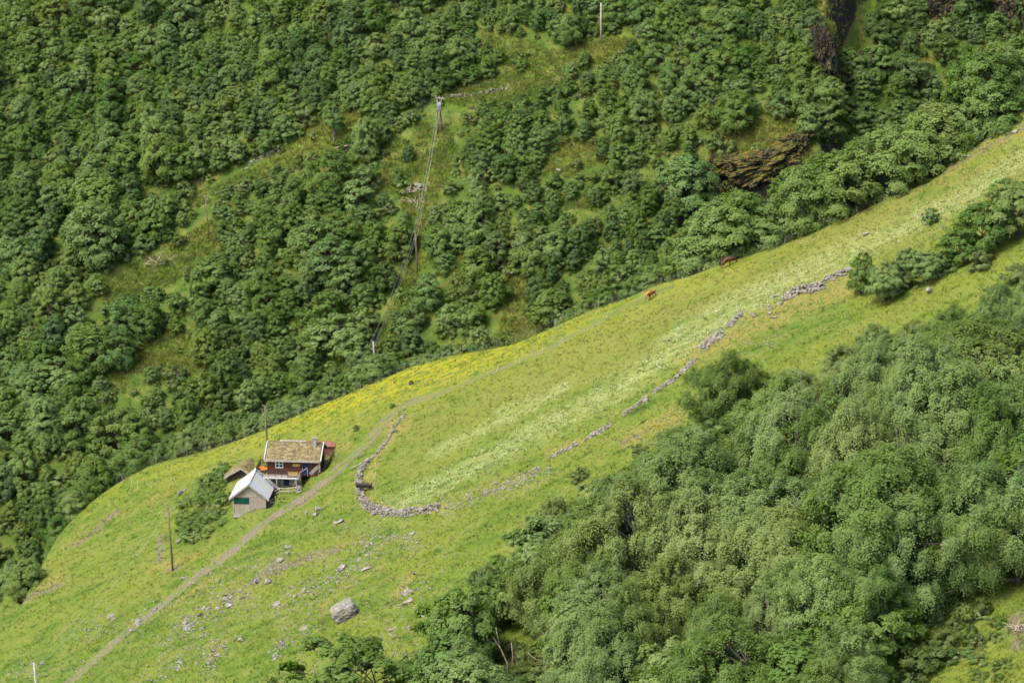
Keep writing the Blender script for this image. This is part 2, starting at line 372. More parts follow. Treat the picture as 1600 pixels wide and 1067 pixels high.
# ------------------------------------------------------------------ the cart track, draped 5 cm above the turf
def drape(name, P, width, step=.45, across=9, dz=.05):
    P = np.array(P, float); seg = np.hypot(*np.diff(P, axis=0).T); cu = np.concatenate([[0], np.cumsum(seg)])
    n = int(cu[-1]/step); s = np.linspace(0, cu[-1], n)
    px = np.interp(s, cu, P[:,0]); py = np.interp(s, cu, P[:,1])
    k = np.ones(15)/15; px = np.convolve(np.pad(px, 7, 'edge'), k, 'valid'); py = np.convolve(np.pad(py, 7, 'edge'), k, 'valid')
    tx = np.gradient(px); ty = np.gradient(py); L = np.hypot(tx, ty); nxv, nyv = -ty/L, tx/L
    u = np.linspace(-1, 1, across); w = width(s/cu[-1])*(1+.22*fbm(s/2.5, s*0, 3, 77))
    gx = px[:,None]+nxv[:,None]*u*w[:,None]; gy = py[:,None]+nyv[:,None]*u*w[:,None]
    edge = (np.abs(u) > .95)
    gz = H(gx, gy)+np.where(edge, -.05, dz)[None,:]
    v = np.stack([gx, gy, gz], -1).reshape(-1,3); I = np.arange(n*across).reshape(n, across)
    f = np.stack([I[:-1,:-1], I[:-1,1:], I[1:,1:], I[1:,:-1]], -1).reshape(-1,4)
    at_ = {'across': np.tile(u, n), 'along': np.repeat(s/cu[-1], across)}
    return link(name, mesh_np(name, v, f, M['track'], at_, True))
tag(drape('dirt_track', TR[:-2], lambda t: np.interp(t, [0,.3,.45,.52,.58,.66,.75,1], [1.25,1.15,1.05,1.3,1.3,.85,.55,.48])), None, None, None, 'structure')

# ------------------------------------------------------------------ stones
def hull(rng, n=18, sx=1, sy=.8, sz=.55):
    bm = bmesh.new(); p = rng.normal(size=(n,3)); p /= np.linalg.norm(p, axis=1)[:,None]; p *= rng.uniform(.75,1.05,(n,1)); p *= (sx*.5, sy*.5, sz*.5)
    for q in p: bm.verts.new(q)
    r = bmesh.ops.convex_hull(bm, input=bm.verts)
    bmesh.ops.delete(bm, geom=[g for g in r['geom_interior'] if isinstance(g, bmesh.types.BMVert)], context='VERTS')
    bm.verts.ensure_lookup_table(); bm.verts.index_update(); bmesh.ops.triangulate(bm, faces=bm.faces)
    v = np.array([w.co[:] for w in bm.verts]); f = np.array([[w.index for w in q.verts] for q in bm.faces]); bm.free(); return v, f
ROCKS = [hull(RNG, 16+i, 1, RNG.uniform(.6,.95), RNG.uniform(.4,.75)) for i in range(12)]
def rotm(rng, tilt=.5):
    a, b, c = rng.uniform(0, 6.28), rng.normal()*tilt, rng.normal()*tilt
    return np.array((Matrix.Rotation(b, 3, 'X') @ Matrix.Rotation(c, 3, 'Y') @ Matrix.Rotation(a, 3, 'Z')))
def heap(items, rng):
    vs = []; fs = []; n = 0
    for (x, y, z, s) in items:
        v, f = ROCKS[rng.integers(len(ROCKS))]; v = (v*s)@rotm(rng).T+(x, y, z); vs.append(v); fs.append(f+n); n += len(v)
    return np.concatenate(vs), np.concatenate(fs)
def stone_wall(pix, width, height, size, dens, label, fp=Fpt, seed=1, group=None):
    rng = np.random.default_rng(seed); P = np.array([at(*p)[:2] for p in pix]); seg = np.hypot(*np.diff(P, axis=0).T); cu = np.concatenate([[0], np.cumsum(seg)])
    n = int(cu[-1]*dens); s = (np.arange(n)+rng.uniform(0,1,n))/n*cu[-1]; o = np.clip(rng.normal(size=n), -1.3, 1.3)*width*.45
    x = np.interp(s, cu, P[:,0])+rng.normal(size=n)*.15; y = np.interp(s, cu, P[:,1])+o; x = x+np.clip(rng.normal(size=n),-1,1)*width*.15
    hgt = height*(.75 if seed < 60 else .55)*(.35+.9*vnoise(s/2.2, s*0+seed))*np.exp(-(o/(width*.5))**2); zz = H(x, y)+rng.uniform(0, 1, n)*hgt+.05
    sz = size*rng.lognormal(0, .38, n)
    v, f = heap(list(zip(x, y, zz, sz)), rng); c = np.array([P[:,0].mean(), P[:,1].mean(), 0]); c[2] = hz(c[0], c[1])
    o_ = link('stone_wall', mesh_np('stone_wall', v-c, f, M['stone'])); o_.location = c
    return tag(o_, label, 'stone wall', group, 'thing')
stone_wall([(634,648),(618,664),(606,688),(590,708),(574,722)], .5, .45, 0.34, 20, 'thin line of low field stones curving beside the cart track', seed=2)
stone_wall([(574,722),(562,738),(562,770),(572,790),(596,804),(640,802),(684,794)], 1.7, .9, 0.35, 40, 'grey dry stone wall curving round the lower corner of the mown meadow', seed=3)
stone_wall([(862,714),(882,704),(903,692)], .95, .5, 0.34, 30, 'lowest piece of the broken stone wall below the white flower streak', seed=61)
stone_wall([(916,686),(940,672),(955,662)], .95, .5, 0.34, 30, 'second piece of the broken wall, between two grassy gaps near the bare scar', seed=62)
stone_wall([(972,650),(992,636),(1012,620)], .95, .5, 0.34, 30, 'third piece of the broken wall, directly above the bare soil scar', seed=63)
stone_wall([(1020,614),(1042,600),(1062,587)], .95, .5, 0.34, 32, 'upper piece of the broken wall, ending at the wide rubble', seed=64)
stone_wall([(1064,584),(1076,572),(1086,562)], 1.1, .6, 0.40, 34, 'short rubble piece at the lower end of the dry orange grass', seed=71)
stone_wall([(1096,546),(1112,532),(1130,518)], 2.2, .6, 0.40, 40, 'wide collapsed stone wall spreading into dry orange grass', seed=72)
stone_wall([(1136,512),(1148,500),(1160,490)], 1.3, .6, 0.40, 32, 'narrow upper tail of the wide collapsed wall', seed=73)
stone_wall([(1222,470),(1240,458),(1270,452),(1285,448)], 1.6, 1.0, 0.50, 40, 'big heap of grey wall stones at the foot of the flower streak', seed=9)
stone_wall([(1288,438),(1310,430),(1325,424)], 1.5, .8, 0.44, 39, 'heap of wall stones half hidden by the dark green bush', seed=10)
stone_wall([(705,152),(750,147),(795,139)], .6, .6, 0.37, 14, 'pale old stone wall line right of the transformer poles', seed=13)
stone_wall([(385,262),(405,248),(428,238)], .6, .5, 0.42, 11, 'pale stone line crossing a gap in the far wood', seed=14)
stone_wall([(366,806),(380,801),(396,797),(414,790)], .6, .5, 0.27, 33, 'rough stone footing under the grey boarded shed', seed=15)
stone_wall([(462,756),(468,762),(467,770)], .5, 1.1, 0.34, 49, 'small stone pier beside the cabin basement door', seed=16)

def spill(pix, width, size, n, label, group, seed):
    rg = np.random.default_rng(seed)
    for i in range(n):
        t = rg.uniform(0, len(pix)-1.001); j = int(t); q = t-j; px = pix[j][0]*(1-q)+pix[j+1][0]*q+rg.normal()*width; py = pix[j][1]*(1-q)+pix[j+1][1]*q+rg.normal()*width*.6
        rock(px, py, size*rg.lognormal(0,.4), label, group, seed=i)
def rock(px, py, s, label, group=None, name='rock', mat='stone', sink=.15, seed=0, sq=1.0):
    rng = np.random.default_rng(int(px*7+py*13+seed)); p = at(px, py); v, f = ROCKS[rng.integers(len(ROCKS))]
    me = rock.cache.get((id(v), mat))
    if me is None: me = rock.cache[(id(v), mat)] = mesh_np('rock', v, f, M[mat])
    o = link(name, me); o.location = p+Vector((0,0,s*(.3*sq-sink))); o.rotation_euler = (rng.normal()*.25, rng.normal()*.25-.35, rng.uniform(0,6.28)); o.scale = (s, s*rng.uniform(.7,1.1), s*sq)
    return tag(o, label, 'rock', group)
rock.cache = {}
spill([(690,795),(760,768),(800,752),(830,738)], 7, 0.42, 26, 'loose grey stone in the sparse rubble between meadow corner and broken wall', 'rubble between meadow corner and broken wall', 4)
spill([(822,742),(846,732)], 4, 0.66, 14, 'tumbled wall stone beside the thin grass bank below the flower streak', 'tumbled stones beside the thin grass bank', 5)
spill([(1194,478),(1206,492),(1212,502)], 4, 0.66, 12, 'loose stone in the small spill between two larger rubble heaps', 'small spill between two rubble heaps', 8)
spill([(1470,262),(1540,222),(1600,190)], 8, 0.55, 40, 'loose stone in the stony strip under the tall trees at upper right', 'stony strip under the tall trees', 12)
spill([(415,795),(425,790),(435,782)], 4, 0.44, 14, 'pale stone lying on the bank right of the boarded shed', 'pale stones on the bank right of the shed', 17)
spill([(520,708),(515,716),(506,722)], 4, 0.50, 14, 'loose stone on the bank right of the log cabin', 'stones on the bank right of the cabin', 18)
for (px, py, s, lb) in [(604,803,2.3,'large pale rounded stone standing at the foot of the curved meadow wall'), (627,803,1.8,'pale flat stone leaning on the curved meadow wall, right of the rounded one'),
    (281,772,1.6,'pale white rock in the nettle bushes left of the shed'), (279,846,1.3,'grey rock beside the wooden pole near the bushes'), (323,797,1.0,'small pale stone among the bushes below the shed'),
    (497,797,1.5,'upright grey stone on the slope right of the shed'), (493,805,1.3,'lower of two grey stones right of the shed'), (478,802,1.0,'small grey slab left of the upright stone'),
    (450,857,1.5,'flat grey stone above the brown soil patch'), (449,866,1.3,'second flat stone directly below the flat grey one'), (436,878,1.5,'weathered stone left of the brown soil patch'),
    (418,912,1.4,'pale stone at the lower tip of the dark soil streak'), (286,280,2.2,'brown boulder in a gap of the far wood'), (126,358,3.2,'pinkish boulder showing through the left far wood'),
    (655,293,2.4,'grey boulder beside the power lines in the far wood'), (1352,368,1.5,'small grey rock under the shrubs by the flower streak'), (1178,495,1.4,'oval white rock right of the rubble heap'), (1212,465,1.2,'single grey rock on orange grass'),
    (1452,457,1.8,'pale rock peeking out above the birch wood'), (1223,608,1.1,'small pale rock at the wood edge'), (1025,695,1.2,'grey slab below the bare soil scar'), (1270,65,1.5,'stone on the mossy rib beside the dark ravine'), (1048,348,2.6,'dark boulder at the ravine mouth'), (873,268,1.6,'grey stone in the clearing of the far wood'), (800,430,2.0,'dark stone in the far wood below the power line'), (672,455,3,'dark overgrown boulder at the far wood foot')]:
    rock(px, py, s, lb)
# loose stones over the lower slope
rng = np.random.default_rng(33); k = 0
STREAKS = [((330,950),(390,925),26,26), ((290,965),(300,985),18,14), ((370,1000),(250,1060),26,18), ((440,870),(400,910),14,10), ((480,920),(600,870),22,16), ((560,850),(620,830),20,12), ((600,950),(680,900),22,10),
           ((330,1045),(345,1005),10,8), ((425,1030),(450,1000),8,8), ((470,1000),(480,980),20,5), ((150,990),(180,960),20,8), ((250,1010),(330,960),20,16), ((420,960),(520,900),26,16), ((620,830),(650,860),20,8), ((20,1050),(60,1040),12,6), ((380,880),(300,900),30,8),
           ((600,1000),(640,960),20,6), ((550,830),(520,800),20,5), ((1000,700),(1100,620),20,6), ((1150,560),(1240,520),16,5), ((250,940),(200,985),8,8)]
for (a, b, sp_, n) in STREAKS:
    for i in range(int(n*.78)):
        t = rng.uniform(); px = a[0]+(b[0]-a[0])*t+rng.normal()*sp_*.5; py = a[1]+(b[1]-a[1])*t+rng.normal()*sp_*.35
        if py > 1075 or px < 2: continue
        rock(px, py, float(np.clip(rng.lognormal(-.15,.5), .4, 2.2)), 'grey field stone lying loose in the grass of the lower slope', 'loose grey stones on the lower slope', seed=k, sq=.7); k += 1
# tiny gravel and pebbles no one would count
items = []
for (a, b, sp_, n) in STREAKS:
    for i in range(n*11):
        t = rng.uniform(); px = a[0]+(b[0]-a[0])*t+rng.normal()*sp_*.9; py = a[1]+(b[1]-a[1])*t+rng.normal()*sp_*.55
        x, y = Fpt(px, py); items.append((x, y, rng.uniform(.12,.5)))
for i in range(700):
    t = rng.uniform(0, 1)**1.2*(len(TR)-5); j = int(t); q = t-j; x = TR[j][0]*(1-q)+TR[j+1][0]*q; y = TR[j][1]*(1-q)+TR[j+1][1]*q
    items.append((x+rng.normal()*.8, y+rng.normal()*1.0, rng.uniform(.08,.26)))
for i in range(5200):
    px, py = rng.uniform(20,720), rng.uniform(790,1075); x, y = Fpt(px, py)
    if py > 1010-(px)*.35 and float(vnoise(np.array(x/7), np.array(y/4), 91)) > .56: items.append((x, y, rng.uniform(.1,.42)))
for i in range(420):
    px, py = 690+170*rng.uniform(), 0; py = 792-(px-690)*.34+rng.normal()*7; x, y = Fpt(px, py); items.append((x, y, rng.uniform(.15,.5)))
for i in range(160):
    x, y = Fpt(450+rng.normal()*30, 0*1+875+rng.normal()*9); items.append((x, y, rng.uniform(.1,.3)))
ix = np.array(items); zz = H(ix[:,0], ix[:,1])
v, f = heap(list(zip(ix[:,0], ix[:,1], zz+.03, ix[:,2])), rng)
tag(link('gravel', mesh_np('gravel', v, f, M['stone'])), None, None, None, 'stuff')
# the big boulder
def blob(name, rad, seed, amp, fr, mat, cuts=5, squash=None):
    bm = bmesh.new(); bmesh.ops.create_icosphere(bm, subdivisions=cuts, radius=1)
    from mathutils import noise
    off = Vector((seed*3.1, seed*1.7, seed*.9))
    for w in bm.verts:
        d = w.co.normalized(); p = d.copy()
        m = max(abs(p.x), abs(p.y), abs(p.z)); p = p.lerp(p/m*.8, .55)              # blocky
        p *= 1+amp*noise.fractal(d*fr+off, .8, 2.0, 6)+.22*amp*noise.cell(d*fr*2.2+off)
        w.co = Vector((p.x*rad[0], p.y*rad[1], p.z*rad[2]))
    me = bpy.data.meshes.new(name); bm.to_mesh(me); bm.free(); me.materials.append(M[mat]); return me
b = link('boulder', blob('boulder', (2.1,1.6,1.35), 4, .16, 1.3, 'boulder')); b.location = at(538,968)+Vector((0,.8,.9)); b.rotation_euler = (.1,-.42,.15)
tag(b, 'great grey boulder alone on the lower grass slope above a young tree', 'boulder')

# mossy crags above the ravine
def crag(px, py, rad, seed, label, rz=0, dz=0):
    o = link('rock_outcrop', blob('rock_outcrop', rad, seed, .30, 2.5, 'crag', 6)); p = at(px, py); o.location = p+Vector((0,1.0,dz)); o.rotation_euler = (0,-.25,rz); return tag(o, label, 'rock outcrop')
def cragmat():
    g = G('mossy_crag', .95, .12); nz = g.n('SeparateXYZ', {0: g.n('NewGeometry').outputs['Normal']}).outputs[2]
    n = g.noise(g.wpos(), .9, 7, .7); n2 = g.noise(g.wpos(), 3, 6, .7)
    rk = g.mix(g.step(n2, .4, .65), (.017,.015,.012), (.062,.057,.046))
    ms = g.mix(g.step(n, .4, .6), (.130,.085,.016), (.062,.085,.014))
    c = g.mix(g.step(g.mul(nz, g.step(n2, .3, .7, -.35, .35), 'ADD'), .40, .64), rk, ms); g.col(c); g.bump(n2, 1., .4); return g.m
M['crag'] = cragmat()

# ------------------------------------------------------------------ trees
PROFILE = {'broad': ([0,.12,.4,.68,.88,1], [.40,.80,1,.86,.55,.12]), 'birch': ([0,.15,.4,.65,.85,1], [.5,.85,1,.8,.45,.1]), 'shrub': ([0,.1,.4,.7,.9,1], [.75,.95,1,.85,.5,.15]), 'slim': ([0,.2,.5,.8,1],[.5,.9,1,.6,.1])}
def leafcloud(rng, cl, total, size, rz, outb=.6, upb=.55, rnd=.5, droop=0, nsp=13):
    """leaves on many small tilted sprays that sit round each bough; returns verts, quads, var, normals"""
    cl = np.array(cl); nc = len(cl); k0 = np.repeat(np.arange(nc), nsp); d = rng.normal(size=(nc*nsp,3))
    d[:,2] = np.where(d[:,2] < -.3, -d[:,2]*.6, d[:,2]); d /= np.linalg.norm(d, axis=1)[:,None]
    R0 = cl[k0,3]; sc = cl[k0,:3]+d*(R0*rng.uniform(.45,1.12,len(k0)))[:,None]*np.array([1,1,rz]); sr = R0*rng.uniform(.32,.62,len(k0))
    ax = d*.75+np.array([0,0,.55])+rng.normal(size=d.shape)*.35; ax /= np.linalg.norm(ax, axis=1)[:,None]
    w = sr**2; n = rng.multinomial(total, w/w.sum()); k = np.repeat(np.arange(len(k0)), n); N = len(k)
    q = rng.normal(size=(N,3))*.5; h = (q*ax[k]).sum(1); q = q-ax[k]*(h*(.40 if not droop else .2))[:,None]
    if droop: q = q*np.array([.78,.78,1.12])
    p = sc[k]+q*sr[k][:,None]
    rr = np.linalg.norm(q, axis=1); p[:,2] -= sr[k]*.35*rr**2
    if droop: p[:,2] -= droop*rng.uniform(size=N)**2*np.minimum(rr, 1.2)
    cen = np.array([cl[:,0].mean(), cl[:,1].mean(), cl[:,2].mean()-.1*np.ptp(cl[:,2])]); cd_ = (p-cen)/(np.std(cl[:,:3],0)+.3); cd_ /= np.linalg.norm(cd_, axis=1)[:,None]+1e-6
    sm = d[k]*outb*.6+ax[k]*.3+np.array([0,0,upb*.45])+q*.15+cd_*.75
    nr = sm+rng.normal(size=(N,3))*rnd; nr /= np.linalg.norm(nr, axis=1)[:,None]
    nn = sm+rng.normal(size=(N,3))*.16; nn /= np.linalg.norm(nn, axis=1)[:,None]
    nr = np.where(((nr*nn).sum(1) < .15)[:,None], nn, nr)
    t = np.cross(nr, rng.normal(size=(N,3))); t /= np.linalg.norm(t, axis=1)[:,None]; b = np.cross(nr, t)
    s = size*rng.uniform(.65,1.3,N)[:,None]
    v = np.stack([p+t*s*.62, p+b*s*.38, p-t*s*.62, p-b*s*.38], 1).reshape(-1,3)
    f = np.arange(4*N).reshape(-1,4)
    cv = rng.uniform(-.2,.2,nc); sv = rng.uniform(-.2,.2,len(k0)); var = np.clip(.45+cv[k0[k]]+sv[k]+rng.normal(size=N)*.15, 0, 1)
    return v, f, np.repeat(var, 4), np.repeat(nn, 4, axis=0)
def crown_mesh(cloud, mat):
    v, f, var, nn = cloud; me = mesh_np('crown', v, f, mat, {'var': var}, True); me.normals_split_custom_set(nn.astype(np.float32)); return me
def make_tree(seed, h, Rc, style, total, leaf, z0=.22, nclump=34, cr=.13, stems=1, bark='bark', lm='leaf_broad', lean=(0,0), droop=0, rz=.8, trunk_r=None, sparse=0, nsp=13):
    rng = np.random.default_rng(seed); pt, pr = PROFILE[style]; cl = []; tries = 0
    lob = rng.uniform(0, 6.28, 3)
    while len(cl) < nclump and tries < 6000:
        tries += 1; t = rng.uniform(0,1)**.85; a = rng.uniform(0,6.283); e = np.interp(t, pt, pr)*Rc*(1+.22*math.sin(2*a+lob[0])+.14*math.sin(3*a+lob[1]+3*t))
        q = e*math.sqrt(rng.uniform(.22,1)); z = h*(z0+(1-z0)*t); r = h*cr*rng.uniform(.6,1.25)*(1.1-.35*t)
        p = np.array([math.cos(a)*q+lean[0]*t*h, math.sin(a)*q+lean[1]*t*h, min(z, h-r*.5)])
        if all(np.linalg.norm((p-c[:3])*[1,1,1.25]) > .72*(r+c[3])*(1-sparse*.0) for c in cl): cl.append((*p, r))
        elif tries > 2500 and len(cl) < nclump*.7: cl.append((*p, r))
    mb = MB(); tr = trunk_r or h*.017
    bases = [(0,0)] if stems == 1 else [(math.cos(i*2.4)*.035*h*rng.uniform(.4,1), math.sin(i*2.4)*.035*h*rng.uniform(.4,1)) for i in range(stems)]
    trunks = []
    for i, (bx, by) in enumerate(bases):
        top = h*(.86 if stems == 1 else rng.uniform(.6,.85)); sx = bx*rng.uniform(3,7)+lean[0]*h*.9; sy = by*rng.uniform(3,7)+lean[1]*h*.9; pts = []
        for j in range(8):
            t = j/7; pts.append((bx+(sx-bx)*t**1.2+rng.normal()*.012*h*min(t*3,1), by+(sy-by)*t**1.2+rng.normal()*.012*h*min(t*3,1), -.4+(top+.4)*t))
        k = 1 if stems == 1 else .65
        mb.tube(pts, [tr*k*(1.25-1.1*(j/7)**.8) for j in range(8)], 6); trunks.append(np.array(pts))
    for c in cl:
        T = trunks[rng.integers(len(trunks))]; zz = max(c[2]-rng.uniform(.1,.3)*h, z0*h*.55)
        zz = min(zz, T[-1,2]*.97); o = np.array([np.interp(zz, T[:,2], T[:,i]) for i in range(3)]); e = np.array(c[:3])
        m = (o+e)/2+np.array([0,0,.04*h])+rng.normal(size=3)*.02*h
        r0 = tr*.42*(1-.5*zz/h)+.01; mb.tube([o, m, e], [r0, r0*.65, r0*.25], 4, False)
        for q in range(2):
            e2 = e+rng.normal(size=3)*c[3]*.7; mb.tube([m*.4+e*.6, e2], [r0*.4, r0*.15], 3, False)
    cloud = leafcloud(rng, cl, total, leaf, rz, droop=droop, nsp=nsp)
    me = bpy.data.meshes.new('trunk'); me.from_pydata(mb.v, [], mb.f); me.update(); me.materials.append(M[bark])
    for p in me.polygons: p.use_smooth = True
    return me, crown_mesh(cloud, M[lm])
PB = [make_tree(100+i, 8+(i%3), 3.3+.35*(i%4), 'broad', 14000, .31, .02, 50, .12, stems=(1,3,2,4)[i%4]) for i in range(7)]
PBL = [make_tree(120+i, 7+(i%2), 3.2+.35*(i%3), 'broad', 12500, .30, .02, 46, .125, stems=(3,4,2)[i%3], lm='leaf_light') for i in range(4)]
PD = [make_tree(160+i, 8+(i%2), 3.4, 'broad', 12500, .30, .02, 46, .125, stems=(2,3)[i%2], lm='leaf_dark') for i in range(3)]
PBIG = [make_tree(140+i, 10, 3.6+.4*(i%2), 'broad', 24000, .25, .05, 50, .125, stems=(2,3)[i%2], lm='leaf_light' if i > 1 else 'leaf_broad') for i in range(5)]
PS = [make_tree(180+i, 3.0, 1.9+.2*(i%2), 'shrub', 2600, .28, .03, 16, .2, stems=4, lm='leaf_shrub') for i in range(4)]
PSL = [make_tree(190+i, 2.6, 2.1, 'shrub', 2600, .27, .0, 14, .22, stems=4, lm='leaf_light') for i in range(3)]
PBI = [make_tree(200+i, 13, 4.5+.5*(i%3), 'birch', 100000, .15, .16, 56, .10, stems=(1,2,1,3,2)[i%5], bark='birch_bark' if i%2 == 0 else 'bark', lm='leaf_birch', droop=1.3, rz=1., trunk_r=.24, nsp=18) for i in range(5)]
PF = [make_tree(240+i, 7, 3.0, 'broad', 22000, .21, .12, 42, .115, stems=3, lm='leaf_light' if i else 'leaf_broad') for i in range(4)]
PM = [make_tree(300+i, 1.5, 1.5+.2*i, 'shrub', 9000, .11, -.1, 24, .24, stems=4, lm='leaf_light' if i == 2 else 'leaf_fresh', rz=.7, trunk_r=.02) for i in range(3)]
PSF = [make_tree(260+i, 3.2, 2.0, 'shrub', 9000, .17, .03, 20, .18, stems=4, lm='leaf_shrub') for i in range(3)]
PSP = [make_tree(280+i, 9, 2.6, 'slim', 3600, .3, .3, 24, .09, stems=1, bark='birch_bark', lm='leaf_birch') for i in range(2)]
def plant(name, proto, p, sc, label, cat, group=None, rz=None, lean=0, parts=('trunk','crown')):
    o = empty(name, p, random.uniform(0,6.28) if rz is None else rz, label=label, cat=cat, group=group)
    if hasattr(sc, '__len__'): o.scale = sc
    else: wv = random.uniform(.85,1.3); o.scale = (sc*wv*random.uniform(.92,1.08), sc*wv*random.uniform(.92,1.08), sc*random.uniform(.82,1.15))
    o.rotation_euler.x = random.gauss(0,.04); o.rotation_euler.y = random.gauss(0,.04)-lean
    for n, me in zip(parts, proto):
        c = bpy.data.objects.new(n, me); C.objects.link(c); c.parent = o
    return o
rng = np.random.default_rng(5)
def poisson(cands, r):
    out = []
    cell = {}
    for (x, y, *e) in cands:
        rr = r(x, y) if callable(r) else r; k = (int(x//6), int(y//6)); ok = True
        for i in range(k[0]-1, k[0]+2):
            for j in range(k[1]-1, k[1]+2):
                for (a, b_) in cell.get((i,j), ()):
                    if (a-x)**2+(b_-y)**2 < rr*rr: ok = False; break
                if not ok: break
            if not ok: break
        if ok: cell.setdefault(k, []).append((x, y)); out.append((x, y, *e))
    return out
# clearings of the far wood (in pixels of the foot of the slope, each with room for the crowns below it)
def cleared(px, py): return any(bool(inpoly(P, np.array(px), np.array(py))) for P in CLEAR)
cands = np.stack([rng.uniform(-125,135,60000), rng.uniform(455,690,60000)], 1)
SZ = lambda x, y: float(np.clip(.5+.9*fbm(np.array(x/26), np.array(y/20), 3, 9)+(.12 if x < -35 else 0), 0, 1))
dens = lambda x, y: 1.75+2.5*SZ(x, y)
farT = []
cz = H(cands[:,0], cands[:,1]); slope = np.abs(H(cands[:,0]+1, cands[:,1])-cz)+np.abs(H(cands[:,0], cands[:,1]+1)-cz)
keep = []
for (x, y), z, sl in zip(cands, cz, slope):
    if y < yridge(x)+14 or sl > 2.6: continue
    px, py, d = proj((x, y, z))
    if not (-60 < px < 1660 and -60 < py < 1100) or cleared(px, py): continue
    keep.append((x, y, z, px, py))
for (x, y, z, px, py) in poisson(keep, dens):
    s = (.27+.46*SZ(x, y))*float(np.clip(rng.lognormal(0,.28), .6, 1.7))
    if (655 < px < 725 and 160 < py < 330) or (632 < px < 668 and 360 < py < 480) or (306 < px < 340 and 315 < py < 410) or (925 < px < 955 and 20 < py < 100): continue
    if cleared(px, py-22) or cleared(px, py-42): s = min(s, .34)
    farT.append((x, y, z, s, px, py))
# under-storey bushes of the far wood
und = []
for i in range(11000):
    x, y = rng.uniform(-125,130), rng.uniform(455,690)
    if y < yridge(x)+10: continue
    z = hz(x, y) if False else 0; und.append((x, y))
und = np.array(und); uz = H(und[:,0], und[:,1]); usl = np.abs(H(und[:,0], und[:,1]+1)-uz); U = []
for (x, y), z, sl in zip(und, uz, usl):
    px, py, d = proj((x, y, z))
    if sl > 2.2 or not (-40 < px < 1640 and -40 < py < 1100): continue
    if cleared(px, py) and rng.uniform() > .12 or (660 < px < 712 and 170 < py < 260) or (640 < px < 662 and 370 < py < 450) or (312 < px < 334 and 320 < py < 390): continue
    if rng.uniform() > .8: continue
    U.append((x, y, z, rng.uniform(.3,.85)))
def scatter(name, pts, protos, kind='stuff', **kw):
    """ONE object: copies of a few prototypes on a cloud of points"""
    pc = bpy.data.collections.new(name+'_kinds'); obs = []
    for i, parts in enumerate(protos):
        vs = []; 
        bm = bmesh.new(); mats = []
        me = bpy.data.meshes.new(name+'_kind')
        for j, p in enumerate(parts):
            n0 = len(bm.faces); bm.from_mesh(p); bm.faces.ensure_lookup_table()
            for fc in bm.faces[n0:]: fc.material_index = j
            mats.append(p.materials[0])
        bm.to_mesh(me); bm.free()
        for m in mats: me.materials.append(m)
        o = bpy.data.objects.new('%s_kind_%02d' % (name, i), me); pc.objects.link(o)
    me = bpy.data.meshes.new(name); a = np.array(pts); flat = kw.get('flat', 1.); me.vertices.add(len(a)); me.vertices.foreach_set('co', a[:,:3].astype(np.float32).ravel())
    r = np.random.default_rng(len(a))
    for n, t, v in (('rz','FLOAT',r.uniform(0,6.28,len(a))), ('sc','FLOAT',a[:,3])):
        q = me.attributes.new(n, t, 'POINT'); q.data.foreach_set('value', v.astype(np.float32))
    q = me.attributes.new('pick', 'INT', 'POINT'); q.data.foreach_set('value', r.integers(0, len(protos), len(a)).astype(np.int32))
    o = bpy.data.objects.new(name, me); C.objects.link(o)
    ng = bpy.data.node_groups.new(name, 'GeometryNodeTree'); ng.is_modifier = True
    ng.interface.new_socket('Geometry', in_out='INPUT', socket_type='NodeSocketGeometry'); ng.interface.new_socket('Geometry', in_out='OUTPUT', socket_type='NodeSocketGeometry')
    N = ng.nodes.new; L = ng.links.new
    gi = N('NodeGroupInput'); go = N('NodeGroupOutput'); ip = N('GeometryNodeInstanceOnPoints'); ci = N('GeometryNodeCollectionInfo')
    ci.inputs['Collection'].default_value = pc; ci.inputs['Separate Children'].default_value = True; ci.inputs['Reset Children'].default_value = True
    def na(nm, t):
        k = N('GeometryNodeInputNamedAttribute'); k.data_type = t; k.inputs['Name'].default_value = nm; return k.outputs['Attribute']
    cx = N('ShaderNodeCombineXYZ'); L(na('rz','FLOAT'), cx.inputs[2]); er = N('FunctionNodeEulerToRotation'); L(cx.outputs[0], er.inputs[0])
    L(gi.outputs[0], ip.inputs['Points']); L(ci.outputs[0], ip.inputs['Instance']); ip.inputs['Pick Instance'].default_value = True
    L(na('pick','INT'), ip.inputs['Instance Index']); L(er.outputs[0], ip.inputs['Rotation']); vm = N('ShaderNodeVectorMath'); vm.operation = 'MULTIPLY'; L(na('sc','FLOAT'), vm.inputs[0]); vm.inputs[1].default_value = (1.06, 1.06, flat); L(vm.outputs[0], ip.inputs['Scale']); L(ip.outputs[0], go.inputs[0])
    md = o.modifiers.new('copies', 'NODES'); md.node_group = ng
    return tag(o, kw.get('label'), None, None, kind)
# trees just beyond the brow of the meadow
rid = []
def ridge_row(x0, x1, n, d0, d1, s0, s1, protos, rmin):
    c = []
    for i in range(n*14):
        px = rng.uniform(x0, x1); x = float(np.interp(px, RPX, _k)); d = rng.uniform(d0, d1); c.append((x, float(yridge(x))+d))
    c = [(x, y) for x, y in c]
    for (x, y) in poisson(c, rmin)[:n]:
        z = hz(x, y); pp = proj((x, y, z))
        if cleared(pp[0], pp[1]): continue
        rid.append((x, y, z, rng.uniform(s0, s1), protos[rng.integers(len(protos))], pp[0], pp[1]))
RPX = np.array([proj((x, y, ZF+AF*x+BF*y))[0] for x, y in zip(_k, _y)])
ridge_row(-60, 230, 48, 3, 24, .45, .85, PBIG, 2.6)
ridge_row(230, 640, 56, 2, 14, .34, .54, PBIG, 2.1)
ridge_row(640, 800, 9, 4, 14, .3, .45, PBIG, 3.0)
ridge_row(840, 1060, 24, 4, 16, .34, .55, PBIG, 2.4)
ridge_row(1060, 1300, 40, 3, 22, .72, 1.12, PBIG[2:], 2.8)
